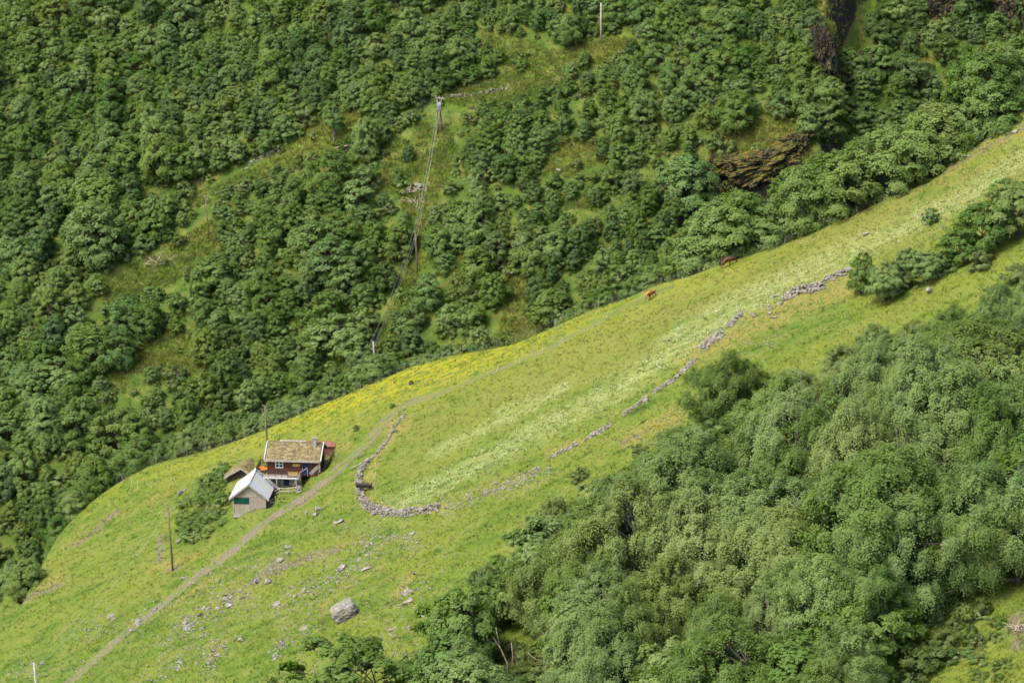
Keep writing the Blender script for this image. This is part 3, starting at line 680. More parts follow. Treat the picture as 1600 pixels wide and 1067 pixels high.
ridge_row(1300, 1660, 60, 2, 24, .85, 1.35, PBIG[2:], 2.8)
for (x, y, z, s, pr, px, py) in rid:
    if px < 240: lb, gp = 'leafy green tree in the row along the lower left brow of the meadow', 'trees along the lower left brow'
    elif px < 830: lb, gp = 'low bushy green tree in the row behind the buttercup strip', 'low trees behind the buttercup strip'
    elif px < 1060: lb, gp = 'low bushy green tree behind the meadow brow near the horses', 'low trees behind the brow near the horses'
    else: lb, gp = 'tall leafy green tree in the belt along the upper right meadow edge', 'tall trees along the upper right meadow edge'
    plant('broadleaf_tree', pr, (x, y, z), s, lb, 'tree', gp)
farT.sort(key=lambda t: -t[3]/t[1])
vis = [t for t in farT if -10 < t[4] < 1610 and 0 < t[5] < 1000]; nI = 300-len(rid)-2
ind = vis[:nI]; ids = set(id(t) for t in ind)
for t in ind:
    x, y, z, s, px, py = t
    if px > 1280: lb, gp = 'leafy tree in the shaded head of the ravine at upper right', 'trees in the ravine head'
    elif px < 640: lb, gp = 'full crowned green tree in the dense wood left of the power line', 'trees of the far wood left of the power line'
    else: lb, gp = 'full crowned green tree in the dense wood right of the power line', 'trees of the far wood right of the power line'
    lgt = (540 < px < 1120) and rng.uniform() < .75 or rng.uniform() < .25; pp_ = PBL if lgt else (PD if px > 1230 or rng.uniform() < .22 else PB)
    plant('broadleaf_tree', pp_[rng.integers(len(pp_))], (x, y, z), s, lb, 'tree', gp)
rest = [(x, y, z, s) for t in farT if id(t) not in ids for (x, y, z, s, _, _) in [t]]
scatter('forest', rest, PB+PBL+PD, flat=1.02, label='dense green deciduous wood covering the far slope')
scatter('undergrowth', U, PS+PSL, label='low leafy undergrowth beneath the far wood')
print('far trees', len(farT), 'individual', len(ind), 'ridge', len(rid), 'under', len(U))
# lone trees of the far slope
def one(name, protos, px, py, sc, label, cat='tree', group=None, **k): return plant(name, protos[int(px) % len(protos)], at(px, py, -.1), sc, label, cat, group, **k)
one('round_bush', PBIG, 893, 72, (.75,.75,.62), 'big round leafy bush beside the bare pole in the upper clearing', 'bush')
one('birch_tree', PSP, 522, 222, .85, 'sparse birch with bare pale trunk on the orange ledge')
one('broadleaf_tree', PBIG, 862, 504, (.85,.85,.62), 'spreading tree on thin stems behind the brow below the orange scree')
one('broadleaf_tree', PB, 1075, 330, 1.25, 'tall grey green tree at the mouth of the ravine')
one('birch_tree', PSP, 128, 150, .9, 'slender tree with bare trunk standing out of the upper left wood')
one('shrub', PSF, 792, 47, .55, 'single small shrub at the top edge of the upper clearing', 'shrub')
crag(1195, 272, (7.2,3.4,3.0), 3, 'mossy dark crag with orange moss above the ravine mouth', .1, 1.5)
crag(1145, 262, (4,3,2.0), 8, 'lower dark crag stepping down left of the mossy crag', -.1, .5)
crag(1244, 240, (2.6,2.5,2.6), 12, 'rock rib with orange moss right of the mossy crag', .3, 1)
crag(1289, 108, (1.9,2.6,5.6), 17, 'upright mossy rock rib at the lip of the dark ravine', 0, 2.5)
crag(1345, 122, (5.6,3.0,4.8), 21, 'dark shaded cliff beside the upright mossy rib', .2, 0)
crag(1470, 22, (3.0,3,5.5), 27, 'dark pillar of rock at the ravine head', .1, 0)
crag(1585, 8, (3.6,3,6.5), 31, 'dark cliff at the top right corner above the tall trees', .1, 0)
crag(780, 425, (1.6,1.3,1.5), 37, 'small dark crag among the trees above the orange scree', .1, .2)
crag(1596, 130, (1.8,1.5,1.2), 41, 'brown rock above the rubble strip at the right edge', .1, .2)

# ------------------------------------------------------------------ birch wood in front
WOOD = [(735,965),(800,895),(890,850),(960,815),(1060,728),(1130,672),(1200,665),(1290,640),(1370,592),(1450,572),(1560,552),(1620,545),(1640,900),(1520,925),(1440,975),(1380,1020),(1330,1130),(1300,1180),(730,1180),(690,1090)]
c = []
for i in range(9000):
    px, py = rng.uniform(680,1660), rng.uniform(540,1180)
    if inpoly(WOOD, np.array(px), np.array(py)) and not (745 < px < 915 and 1005 < py): x, y = Fpt(px, py); c.append((x, y, px, py))
k = 0
for (x, y, px, py) in poisson(c, lambda x, y: 6.4 if x > 12 else 4.0):
    z = hz(x, y); d, _ = polyd(WOOD[:12], np.array(px), np.array(py)); e = min(1, float(d)/130)
    if px < 1000: pr = PF if rng.uniform() < .6-.3*e else PBI
    else: pr = PBI if rng.uniform() < .8 else PF
    s = rng.uniform(.5,.74)+.68*e*rng.uniform(.5,1.25)
    if pr is PF: s *= 1.35
    if px > 1180: lb, gp, nm = 'fine leaved drooping birch in the crowded wood at lower right', 'birches of the lower right wood', 'birch_tree'
    else: lb, gp, nm = 'leafy green tree at the left side of the near wood', 'trees of the left side of the near wood', 'birch_tree'
    if pr is PF: nm = 'alder_tree'; lb = lb.replace('fine leaved drooping birch', 'broad leaved green tree').replace('leafy green tree', 'dense rounded tree'); gp = gp.replace('birches', 'broad leaved trees').replace('trees of the left', 'rounded trees of the left')
    plant(nm, pr[rng.integers(len(pr))], (x, y, z-.1), s, lb, 'tree', gp, lean=.1); k += 1
print('front trees', k)
for (px, py, s, pr, lb) in [(548,1188,2.25,PF[1:],'young leafy tree at the bottom edge below the great boulder'), (655,1090,.9,PF,'small leafy tree right of the young tree at the bottom edge'), (690,1050,.7,PF,'leafy tree at the left tip of the near wood'),
    (620,1120,.5,PF,'low bushy tree at the bottom edge between two taller ones'), (1345,462,.85,PF,'dark green bushy tree hiding the end of the rubble wall'), (1385,470,.95,PF,'broad dark green tree right beside the rubble wall end'), (1420,425,.55,PF,'small thin tree left of the tall shrubs'), (1450,440,.7,PF,'leafy tree in the hedge between flower meadow and lower pasture'),
    (1500,412,.85,PF,'tall tree in the middle of the upper right hedge'), (1540,395,1.15,PF,'dark tree with pale meadow behind it in the upper right hedge'), (1590,375,1.1,PF,'tree at the right end of the upper right hedge'), (1455,350,.4,PF,'airy sapling standing in the flower meadow'), (1575,340,.8,PF,'leafy tree against the flower meadow at the right edge'),
    (1125,690,.9,PF,'leafy tree bulging out at the upper edge of the near wood'), (1180,665,.7,PF,'greyish tree on the upper edge of the near wood'), (960,790,.7,PF,'dark leafy tree on the left shoulder of the near wood'), (1490,575,.62,PBI,'birch at the upper rim of the near wood below the pasture'),(1555,560,.7,PBI,'tall birch on the upper rim of the near wood near the right edge'),(1605,545,.75,PBI,'birch at the right end of the upper rim of the near wood'),(1425,585,.55,PBI,'smaller birch on the upper rim of the near wood'),(1320,1120,.9,PBI,'birch with drooping sprays at the bottom of the near wood')]:
    one('alder_tree' if pr is PF else 'birch_tree', pr, px, py, s, lb)
for (px, py, s, lb) in [(1150,1060,1.1,'bright green sapling at the bottom of the near wood'), (1080,1075,.9,'bright green bush at the bottom edge left of the sapling'), (1440,1055,.9,'olive juniper bush under the bent birch'), (1480,1010,.7,'low bush on the grassy knoll'), (1535,960,.6,'small dark bush on the upper part of the knoll'),
    (1480,420,.8,'low shrub under the upper right hedge'), (1420,450,.8,'shrub at the foot of the hedge left part'), (1530,420,.7,'low shrub at the foot of the tall hedge tree'), (1560,470,.8,'shrub on the edge of the lower pasture'), (1590,440,.9,'shrub at the right edge of the lower pasture'), (425,1075,.5,'small shrub tip at the bottom edge'), (700,970,.7,'low shrub beside pale stones at the wood tip'),
    (557,672,.32,'tiny dark shrub beside the upper track'), (613,636,.22,'small tuft shrub at the track bend'), (642,600,.2,'tuft shrub on the buttercup strip'), (905,750,.6,'shrub on the upper left edge of the near wood'), (1000,715,.6,'low shrub on the shoulder of the near wood'), (1210,640,.7,'small shrub below the pale rock at the wood edge'), (1330,590,.7,'shrub at the upper edge of the birch wood')]:
    one('shrub', PSF, px, py, s, lb, 'shrub')
for px, py, sz_, lb in [(288,768,1.0,'second pale rock right beside the white rock above the thicket'),(312,790,.8,'small pale rock half hidden in the middle of the thicket'),(344,746,1.0,'pale rock at the top of the thicket below the turf hut'),(330,768,.9,'grey rock between two bushes of the thicket')]: rock(px, py, sz_, lb)
tr_ = np.random.default_rng(21)
TH = [(272,795),(300,775),(335,752),(350,735),(362,748),(358,775),(362,800),(350,822),(318,848),(298,850),(290,835),(282,815)]
k = 0
while k < 36:
    px, py = tr_.uniform(270,365), tr_.uniform(733,852)
    if inpoly(TH, np.array(px), np.array(py)):
        q = tr_.uniform(.55,1.05); one('shrub', PM, px, py, (q*1.2,q*1.2,q*float(tr_.uniform(.6,1.25))), 'low dark green bush in the thicket on the bank left of the shed', 'shrub', 'bushes on the bank left of the shed'); k += 1
# bent old birch on the knoll and the bare dead trunks
def custom_tree(name, px, py, paths, clumps, total, leaf, label, bark, lm):
    o = empty(name, at(px, py, -.2), 0, label=label, cat='tree'); mb = MB()
    for pts, r0, r1 in paths:
        n = len(pts); mb.tube(pts, [r0+(r1-r0)*i/(n-1) for i in range(n)], 8)
    mb.build('trunk', M[bark], o, True)
    if clumps:
        link('crown', crown_mesh(leafcloud(np.random.default_rng(int(px)), clumps, total, leaf, .9, droop=.9), M[lm]), o)
    return o
cr = np.random.default_rng(77)
def cloudof(cx, cz, rx, rz_, n, r0=.6, r1=1.15):
    out = []
    for i in range(n):
        a = cr.uniform(0,6.28); q = math.sqrt(cr.uniform(.05,1)); out.append((cx+math.cos(a)*rx*q, cr.normal()*1.6, cz+math.sin(a)*rz_*q, cr.uniform(r0,r1)))
    return out
custom_tree('birch_tree', 1420, 1018, [([(0.3,0,0),(-1.0,0,.9),(-2.2,.1,1.6),(-2.8,.1,3),(-3.6,.2,5),(-4.4,.3,7),(-5,.3,9)], .36, .06), ([(-2.8,.1,3),(-4.2,-.3,4.4),(-5.8,-.2,5.6)], .15, .04), ([(-3.6,.2,5),(-3,.2,6.4),(-2.3,.1,7.3)], .12, .03), ([(-4.4,.3,7),(-5.6,.2,7.8),(-6.8,.2,8.2)], .1, .03)], cloudof(-5,8,3.4,2.6,34)+cloudof(-7,5,1.6,1.4,9), 46000, .15, 'old birch with thick bent dark trunk leaning left from the knoll', 'bark', 'leaf_birch')
custom_tree('birch_tree', 1592, 915, [([(0,0,-.4),(-.1,0,2.4),(-.3,0,5),(-.9,.1,7.4),(-1.2,.2,10)], .34, .07), ([(-.1,0,1.0),(-2.5,-.2,.9),(-5,-.2,.9),(-7,0,1.5),(-8,0,3),(-8.4,0,5)], .24, .05), ([(-.3,0,5),(-2.2,.2,6),(-4.5,.2,6.8),(-6.4,.2,7)], .14, .03), ([(-.2,0,3.6),(1,.3,5),(1.4,.3,8)], .12, .04), ([(-5,-.2,.9),(-5.6,-.2,2.6),(-5.8,0,4.6)], .1, .03)], cloudof(-5.5,5.6,4.4,2.6,44)+cloudof(-.5,9,2.4,2,16)+cloudof(-9,2.6,1.3,1.8,8), 66000, .15, 'old birch at the right edge with long low limb reaching left', 'bark', 'leaf_birch')
kr = np.random.default_rng(8)
for i in range(22):
    one('shrub', PSF, kr.uniform(745,915), kr.uniform(1015,1085), kr.uniform(.45,.85), 'low leafy shrub in the gap round the bleached dead trunks', 'shrub', 'shrubs in the gap of the dead trunks')
for i in range(12):
    one('shrub', PSF, kr.uniform(1400,1530), kr.uniform(955,1040), kr.uniform(.4,.75), 'dark shrub under the long low limb of the right birch', 'shrub', 'shrubs under the long low limb')
for i in range(14):
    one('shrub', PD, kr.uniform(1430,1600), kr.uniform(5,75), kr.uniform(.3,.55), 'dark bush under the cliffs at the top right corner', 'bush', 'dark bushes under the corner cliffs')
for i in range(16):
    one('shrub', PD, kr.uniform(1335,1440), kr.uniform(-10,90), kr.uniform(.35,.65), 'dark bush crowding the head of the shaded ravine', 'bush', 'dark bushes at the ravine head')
for i in range(8):
    px = kr.uniform(1100,1262); one('shrub', PB, px, 318+kr.uniform(-8,16), kr.uniform(.3,.5), 'bushy growth at the foot of the mossy crag', 'bush', 'bushes at the foot of the mossy crag')
for i in range(24):
    one('shrub', PB, kr.uniform(1290,1425), kr.uniform(112,240), kr.uniform(.4,.75), 'bushy growth under the dark ravine cliff', 'bush', 'bushes under the dark ravine cliff')
for i in range(26):
    px, py = kr.uniform(1345,1470), kr.uniform(985,1085)
    if py < 1130-(px-1300)*.8: continue
    one('shrub', PSF if i % 3 else PM, px, py, kr.uniform(.35,.7), 'low bush in the shade at the foot of the bent old birch', 'shrub', 'bushes at the foot of the bent old birch')
for i in range(16):
    px, py = kr.uniform(1450,1600), kr.uniform(940,1075)
    one('shrub', PM, px, py, kr.uniform(.35,.75), 'small green clump growing on the grassy knoll at lower right', 'shrub', 'small clumps on the grassy knoll')
for (px, py, paths, lb) in [(852,1062,[([(0,0,-2),(.1,0,2),(.0,0,4),(.1,0,6.6)],.17,.07),([(0,0,2.6),(-1.2,-.1,3.0),(-2.2,-.1,3.9)],.06,.02)],'bare pale snag standing straight in the near wood'), (795,1062,[([(0,0,-2),(-.2,0,2.5),(-1.0,0,4.4),(-2.0,0,6)],.13,.04),([(-1.0,0,4.4),(-1.4,0,6),(-1.6,0,7.2)],.07,.03),([(.2,0,0),(.5,0,3.4),(.3,0,5.2)],.1,.03),([(-1.4,0,5),(-2.1,0,5.2),(-2.7,0,6)],.05,.02)],'forked dead tree with bleached arms left of the straight snag'),
    (712,1040,[([(0,0,-1.5),(-.1,0,2),(-.6,0,4.4),(-1.1,0,6)],.09,.03)],'thin bleached dead stem at the wood tip'), (880,1050,[([(0,0,-1.5),(-.8,0,2.6),(-2,0,4.8),(-3.4,0,6.3)],.1,.03),([(-.8,0,2.6),(-.9,0,4),(-.6,0,5)],.06,.02)],'leaning dead tree right of the straight snag'), (880,925,[([(0,0,-1),(-.4,0,2),(.2,0,4),(.6,0,5.4)],.08,.03),([(-.1,0,2.8),(-.8,0,4)],.04,.02)],'slim crooked bare stem among the leafy near trees'), (1385,690,[([(.9,0,-1),(0,0,1.2),(-1.2,0,2.6),(-2,0,3.6)],.12,.04)],'reddish dead stem leaning in the upper birch wood'), (1450,625,[([(0,0,-1),(.1,0,3),(-.1,0,6.4)],.13,.05)],'straight white birch stem showing in the upper birch wood')]:
    custom_tree('dead_tree', px, py, paths, None, 0, 0, lb, 'deadwood', None)

# ------------------------------------------------------------------ grass and flowers
def tufts(name, mat, x, y, h, w, blades=5, rng=rng, lean=.5):
    n = len(x); z = H(x, y); N = n*blades
    bx = np.repeat(x, blades)+rng.normal(size=N)*w; by = np.repeat(y, blades)+rng.normal(size=N)*w; bz = np.repeat(z, blades)-.03
    a = rng.uniform(0,6.28,N); hh = np.repeat(h, blades)*rng.uniform(.6,1.2,N); l = rng.normal(size=(N,2))*lean*hh[:,None]; ww = .03+.05*hh
    p0 = np.stack([bx-np.cos(a)*ww, by-np.sin(a)*ww, bz], -1); p1 = np.stack([bx+np.cos(a)*ww, by+np.sin(a)*ww, bz], -1); p2 = np.stack([bx+l[:,0], by+l[:,1], bz+hh], -1)
    v = np.stack([p0,p1,p2],1).reshape(-1,3); f = np.arange(3*N).reshape(-1,3)
    return link(name, mesh_np(name, v, f, mat))
def grassmat(name, tint=None, k=0):
    g = G(name, .7, .2); c, n2, n3 = grass_nodes(g)
    if tint: c = g.mix(k, c, tint)
    g.col(c); tr = g.n('BsdfTranslucent', {'Color': c}); mx = g.n('MixShader', {0: .3, 1: g.b.outputs[0], 2: tr.outputs[0]})
    g.nt.links.new(mx.outputs[0], g.nt.nodes['Material Output'].inputs[0]); return g.m
M['grass'] = grassmat('grass_blades'); M['grass_red'] = grassmat('seed_grass', (.17,.130,.045), .7); M['grass_dark'] = grassmat('rank_grass', (.036,.078,.010), .7)
M['white_flower'] = simple('white_flower', (.40,.44,.29), (.27,.33,.15), 5, .7)
M['yellow_flower'] = simple('yellow_flower', (.42,.34,.008), (.34,.30,.012), 5, .6)
def spots(n):
    px = rng.uniform(-20,1620,n); py = rng.uniform(140,1090,n); u = np.array([Fpt(a, b) for a, b in zip(px, py)]); x, y = u[:,0], u[:,1]
    m = y < yridge(x)-.2; return x[m], y[m]
x, y = spots(90000); td = polyd(TR, x, y)[0]; m = td > 1.2; x, y = x[m], y[m]
for a in HUTX[:3]+HUTX[3:]:
    ox, oy, cc, ss, x0, x1, y0, y1 = a[:8]; lx = (x-ox)*cc+(y-oy)*ss; ly = -(x-ox)*ss+(y-oy)*cc; m = ~((lx > x0-.6)&(lx < x1+.6)&(ly > y0-.6)&(ly < y1+.6)); x, y = x[m], y[m]
r_ = samp('red', x, y); dk = fbm(x/9, y/4, 3, 61)
isr = rng.uniform(size=len(x)) < r_*.3; isd = (~isr) & (dk > .35) & (r_ < .12) & (rng.uniform(size=len(x)) < .8)
tag(tufts('grass', M['grass'], x[~isr&~isd], y[~isr&~isd], rng.uniform(.16,.36,(~isr&~isd).sum()), .16), None, None, None, 'stuff')
tag(tufts('seed_grass', M['grass_red'], x[isr], y[isr], rng.uniform(.22,.42,isr.sum()), .18), None, None, None, 'stuff')
tag(tufts('rank_grass', M['grass_dark'], x[isd], y[isd], rng.uniform(.2,.45,isd.sum()), .16), None, None, None, 'stuff')
fx, fy = [], []
for P in CLEAR:
    Q = np.array(P); n = int(np.ptp(Q[:,0])*np.ptp(Q[:,1])*.22); px = rng.uniform(Q[:,0].min(), Q[:,0].max(), n); py = rng.uniform(Q[:,1].min(), Q[:,1].max(), n); m = inpoly(Q, px, py)
    for a, b_ in zip(px[m], py[m]): u = Bpt(a, b_); fx.append(u[0]); fy.append(u[1])
fx, fy = np.array(fx), np.array(fy); m = rng.uniform(size=len(fx)) < .8
tag(tufts('far_grass', M['grass'], fx[m], fy[m], rng.uniform(.3,.8,m.sum()), .3), 'rough grass in the openings of the far wood', None, None, 'stuff')
tag(tufts('far_seed_grass', M['grass_red'], fx[~m], fy[~m], rng.uniform(.3,.8,(~m).sum()), .3), 'dry grass in the openings of the far wood', None, None, 'stuff')
x_ = rng.uniform(-120,125,46000); y_ = rng.uniform(480,660,46000)
tag(tufts('woodland_grass', M['grass_dark'], x_, y_, rng.uniform(.3,.8,46000), .3), 'rank grass and ferns on the floor of the far wood', None, None, 'stuff')
def flowers(name, mat, x, y, hgt, size, per):
    n = len(x); N = n*per; z = H(x, y); px = np.repeat(x, per)+rng.normal(size=N)*.16; py = np.repeat(y, per)+rng.normal(size=N)*.16; pz = np.repeat(z, per)+hgt*rng.uniform(.6,1.15,N)
    nr = np.stack([rng.normal(size=N)*.35, rng.normal(size=N)*.35, np.ones(N)], -1); nr /= np.linalg.norm(nr, axis=1)[:,None]
    t = np.cross(nr, rng.normal(size=(N,3))); t /= np.linalg.norm(t, axis=1)[:,None]; b = np.cross(nr, t); s = (size*rng.uniform(.6,1.4,N))[:,None]; p = np.stack([px,py,pz],-1)
    v = np.stack([p+t*s, p+b*s, p-t*s, p-b*s], 1).reshape(-1,3); return link(name, mesh_np(name, v, np.arange(4*N).reshape(-1,4), mat))
x, y = spots(170000); w_ = samp('white', x, y)*(.25+1.1*np.clip(fbm(x/3, y/1.3, 3, 71)+.35, 0, 1)); m = rng.uniform(size=len(x)) < w_**1.4*.85+.004*(y > 330)*samp('red', x, y)
tag(flowers('white_flowers', M['white_flower'], x[m], y[m], .6, .052, 4), 'white umbel flowers in streaks across the meadow', None, None, 'stuff')
x, y = spots(120000); w_ = samp('yellow', x, y)*np.clip(fbm(x/6, y/1.6, 3, 81)*1.3+.5, 0, 1); m = rng.uniform(size=len(x)) < w_*.7
tag(flowers('buttercup_flowers', M['yellow_flower'], x[m], y[m], .35, .038, 4), 'yellow buttercups along the brow of the meadow', None, None, 'stuff')
# ------------------------------------------------------------------ buildings
def stripes(name, c1, c2, axis, period, rough=.8, dirt=None, bump=.3):
    g = G(name, rough); sc = [.15,.15,.15]; o = g.n('SeparateXYZ', {0: g.n('TexCoord').outputs['Object']}).outputs[axis]
    fr = g.mul(g.mul(o, 1/period), 1., 'MODULO'); fr = g.mul(g.mul(g.mul(o, 1/period), 100., 'ADD'), 1., 'MODULO')
    gr = g.step(g.mul(g.mul(fr, .5, 'SUBTRACT'), 0., 'ABSOLUTE'), .36, .48)
    idn = g.n('TexWhiteNoise', {'W': g.mul(g.mul(o, 1/period), 100., 'ADD') if False else g.n('Math', {0: g.mul(o, 1/period)}, operation='FLOOR').outputs[0]}, noise_dimensions='1D').outputs[0]
    st = [1,1,1]; st[axis] = 6; n = g.noise(g.pos(tuple(st) if axis != 2 else (.6,.6,6)), 1.6, 6, .65)
    c = g.mix(g.mul(g.mul(n, .6), g.mul(idn, .5), 'ADD'), c1, c2); c = g.mix(g.mul(gr, .75), c, tuple(x*.25 for x in c1))
    if dirt: c = g.mix(g.step(g.noise(g.pos(), .7, 5), .5, .7, 0, .7), c, dirt)
    g.col(c); g.bump(g.mul(gr, -1.), bump, .04); return g.m
M['logred'] = stripes('red_brown_logs', (.082,.031,.018), (.046,.018,.011), 2, .2)
M['greyboard'] = stripes('grey_boards', (.285,.250,.192), (.185,.162,.126), 0, .19, dirt=(.17,.125,.08))
M['greyboard_side'] = stripes('grey_side_boards', (.20,.15,.11), (.11,.085,.065), 1, .19)
M['white'] = simple('white_paint', (.46,.455,.44), (.38,.375,.36), 6, .6)
M['paleboard'] = simple('weathered_pale_wood', (.28,.26,.225), (.17,.155,.13), 4, .85, (1,1,.4), .2)
M['darkwood'] = simple('dark_tarred_wood', (.045,.034,.026), (.02,.016,.013), 5, .8, (1,1,.4), .2)
M['newwood'] = simple('yellow_new_wood', (.34,.235,.08), (.26,.17,.05), 5, .7)
M['bluedoor'] = simple('blue_paint', (.009,.020,.055), (.006,.013,.035), 3, .55)
M['concrete'] = simple('grey_render', (.26,.25,.22), (.16,.15,.13), 2, .9)
M['glass'] = simple('window_glass', (.02,.024,.03), (.012,.015,.02), 2, .08)
M['greenglass'] = simple('green_pane', (.006,.055,.038), (.004,.035,.026), 1.2, .22, (1,.2,1))
M['orange'] = simple('orange_paint', (.50,.13,.014), (.38,.095,.01), 4, .6)
M['redtin'] = stripes('red_tin', (.185,.058,.040), (.135,.052,.042), 0, .25, dirt=(.20,.115,.085))
M['greytin'] = stripes('grey_tin', (.25,.235,.225), (.19,.15,.135), 0, .25, dirt=(.17,.085,.06))
def roofmetal():
    g = G('pale_tin_roof', .38, .4); o = g.n('SeparateXYZ', {0: g.n('TexCoord').outputs['Object']}); y = o.outputs[1]
    w = g.n('TexWhiteNoise', {'W': g.n('Math', {0: g.mul(y, 1/1.05)}, operation='FLOOR').outputs[0]}, noise_dimensions='1D').outputs[0]
    c = g.mix(g.step(w, .55, .62), (.40,.44,.48), (.46,.45,.35)); rib = g.n('Math', {0: g.mul(y, 21.)}, operation='SINE').outputs[0]
    c = g.mix(g.step(g.noise(g.pos(), .8, 5), .45, .7, 0, .6), c, (.34,.38,.42)); g.col(c); g.b.inputs['Metallic'].default_value = .15; g.bump(rib, .35, .04); return g.m
M['roofmetal'] = roofmetal()
def turfmat():
    g = G('roof_turf', .95, .1); n = g.noise(g.pos((.7,1.3,1)), 1.7, 7, .7); n2 = g.noise(g.pos(), .7, 4)
    c = g.mix(g.step(n, .38, .62), (.122,.098,.050), (.265,.220,.120)); c = g.mix(g.step(n2, .55, .72, 0, .8), c, (.16,.17,.03)); g.col(c); g.bump(n, 1., .12); return g.m
M['turf'] = turfmat()
M['straw'] = simple('straw_blades', (.30,.25,.138), (.17,.145,.065), 1.3, .8)
def turfgrid(name, x0, x1, y0, z0, y1, z1, parent, seed, th=.16):
    nx_, ny_ = int((x1-x0)/.12), max(int(math.hypot(y1-y0, z1-z0)/.12), 4); u, w = np.meshgrid(np.linspace(0,1,nx_), np.linspace(0,1,ny_)); gx = x0+(x1-x0)*u; gy = y0+(y1-y0)*w
    ed = np.minimum(np.minimum(u, 1-u)*nx_, np.minimum(w, 1-w)*ny_); gz = z0+(z1-z0)*w+th*np.clip(ed/2, 0, 1)*(.7+.9*fbm(gx*1.3, gy*2.2, 4, seed))
    I = np.arange(nx_*ny_).reshape(ny_, nx_); f = np.stack([I[:-1,:-1], I[:-1,1:], I[1:,1:], I[1:,:-1]], -1).reshape(-1,4); v = np.stack([gx,gy,gz],-1).reshape(-1,3)
    o = link(name, mesh_np(name, v, f, M['turf'], None, True), parent)
    r = np.random.default_rng(seed); k = r.integers(0, len(v), len(v)*2); b = v[k]+r.normal(size=(len(k),3))*[.06,.06,0]; a = r.uniform(0,6.28,len(k)); h = r.uniform(.08,.24,len(k))
    p0 = b-np.stack([np.cos(a)*.035, np.sin(a)*.035, 0*a],-1); p1 = b+np.stack([np.cos(a)*.035, np.sin(a)*.035, 0*a],-1); p2 = b+np.stack([r.normal(size=len(k))*.1, r.normal(size=len(k))*.1-.05, h],-1)
    link('roof_grass', mesh_np('roof_grass', np.stack([p0,p1,p2],1).reshape(-1,3), np.arange(3*len(k)).reshape(-1,3), M['straw']), o); return o
hut = empty('log_cabin', HUT, HUT_RZ, label='red brown log cabin with straw coloured turf roof and raised deck', cat='cabin')
X0, X1, DP = -3.4, 4.6, 6.0
w = MB(); w.prism([(0,-.15),(DP,-.15),(DP,2.45),(DP/2,3.95),(0,2.45)], X0, X1, 'x'); w.build('wall', M['logred'], hut)
for xx in (X0-.02, X1-.10):                     # corner log ends
    b = MB(); b.box(xx, xx+.12, -.07, .0, -.15, 2.3); b.build('corner_board', M['paleboard'] if xx > 0 else M['darkwood'], hut)
sl = 1.85/3.55; ez = 2.38; RX0, RX1 = -3.8, 5.0
rf = MB(); rf.prism([(-.55,ez-.14),(DP/2,ez-.14+sl*3.55),(DP+.55,ez-.14),(DP+.55,ez),(DP/2,ez+sl*3.55),(-.55,ez)], RX0, RX1, 'x'); roof = rf.build('roof', M['darkwood'], hut)
turfgrid('turf', RX0+.1, RX1-.1, -.5, ez+.03, DP/2, ez+.03+sl*3.5, roof, 5); turfgrid('turf', RX0+.1, RX1-.1, DP+.5, ez+.03, DP/2, ez+.03+sl*3.5, roof, 6)
for xx in (RX0-.04, RX1-.06):
    b = MB(); b.bar((xx+.05,-.6,ez+.05),(xx+.05,DP/2,ez+.05+sl*3.6),.10,.3); b.bar((xx+.05,DP+.6,ez+.05),(xx+.05,DP/2+.01,ez+.05+sl*3.6),.10,.3); b.build('bargeboard', M['white'], hut)
b = MB(); b.box(RX0+.06, RX1-.06, -.66, -.56, ez-.16, ez+.12); b.build('eave_board', M['paleboard'], hut)
ch = MB(); ch.box(3.35,3.95,2.2,2.8,ez+1.2,ez+2.75); cho = ch.build('chimney', M['concrete'], roof)
c2 = MB(); c2.box(3.27,4.03,2.12,2.88,ez+2.75,ez+2.87); c2.build('chimney_cap', M['stone'], hut)
fr = MB()
for a in ((-2.15,-.93,-.07,.01,2.12,2.26),(-2.15,-.93,-.07,.01,1.02,1.16),(-2.15,-2.03,-.07,.01,1.16,2.12),(-1.05,-.93,-.07,.01,1.16,2.12),(-1.60,-1.49,-.06,.01,1.16,2.12),(-2.03,-1.60,-.055,.01,1.6,1.69),(-1.49,-1.05,-.055,.01,1.6,1.69)): fr.box(*a)
win = fr.build('window', M['white'], hut); pn = MB(); pn.box(-2.03,-1.05,-.015,.012,1.16,2.12); pn.build('pane', M['glass'], win)
b = MB(); b.box(.55,1.65,-.05,.01,1.35,1.78); sg = b.build('sign_board', M['newwood'], hut)
b = MB(); b.box(1.95,3.1,-.05,.012,-.02,2.05); dr = b.build('door', M['bluedoor'], hut); b = MB(); b.box(2.05,2.1,-.12,-.05,.95,1.1); b.build('handle', M['white'], dr)
b = MB(); b.box(X0+.05,1.75,.25,DP-.3,-2.6,-.16); b.box(X0,X0+.25,.1,.25,-2.4,-.16); b.build('basement_wall', M['concrete'], hut)
b = MB(); b.box(-.95,-.1,.19,.25,-1.85,-.2); b.build('basement_door', M['bluedoor'], hut)
dk = MB(); dk.box(-5.0,1.75,-1.55,-.02,-.14,-.02); dk.box(-5.0,-3.75,-.02,3.0,-.14,-.02); dk.build('deck', M['paleboard'], hut)
b = MB(); b.box(-5.0,1.75,-1.61,-1.55,-.2,-.0); b.build('deck_fascia', M['white'], hut)
for xx, yy, zz in ((-4.85,-1.4,-4.4),(-3.6,-1.4,-3.8),(-1.75,-1.4,-2.3),(1.3,-1.4,-1.7),(-4.85,2.8,-4.4)):
    b = MB(); b.box(xx-.08,xx+.08,yy-.08,yy+.08,zz,-.14); b.build('deck_post', M['paleboard'], hut)
b = MB()
for xx in np.arange(-4.9,.1,.98): b.box(xx-.04,xx+.04,-1.54,-1.46,-.02,.82)
b.box(-4.95,.15,-1.53,-1.47,.82,.90); b.box(-4.95,.15,-1.515,-1.485,.36,.43); b.build('railing', M['darkwood'], hut)
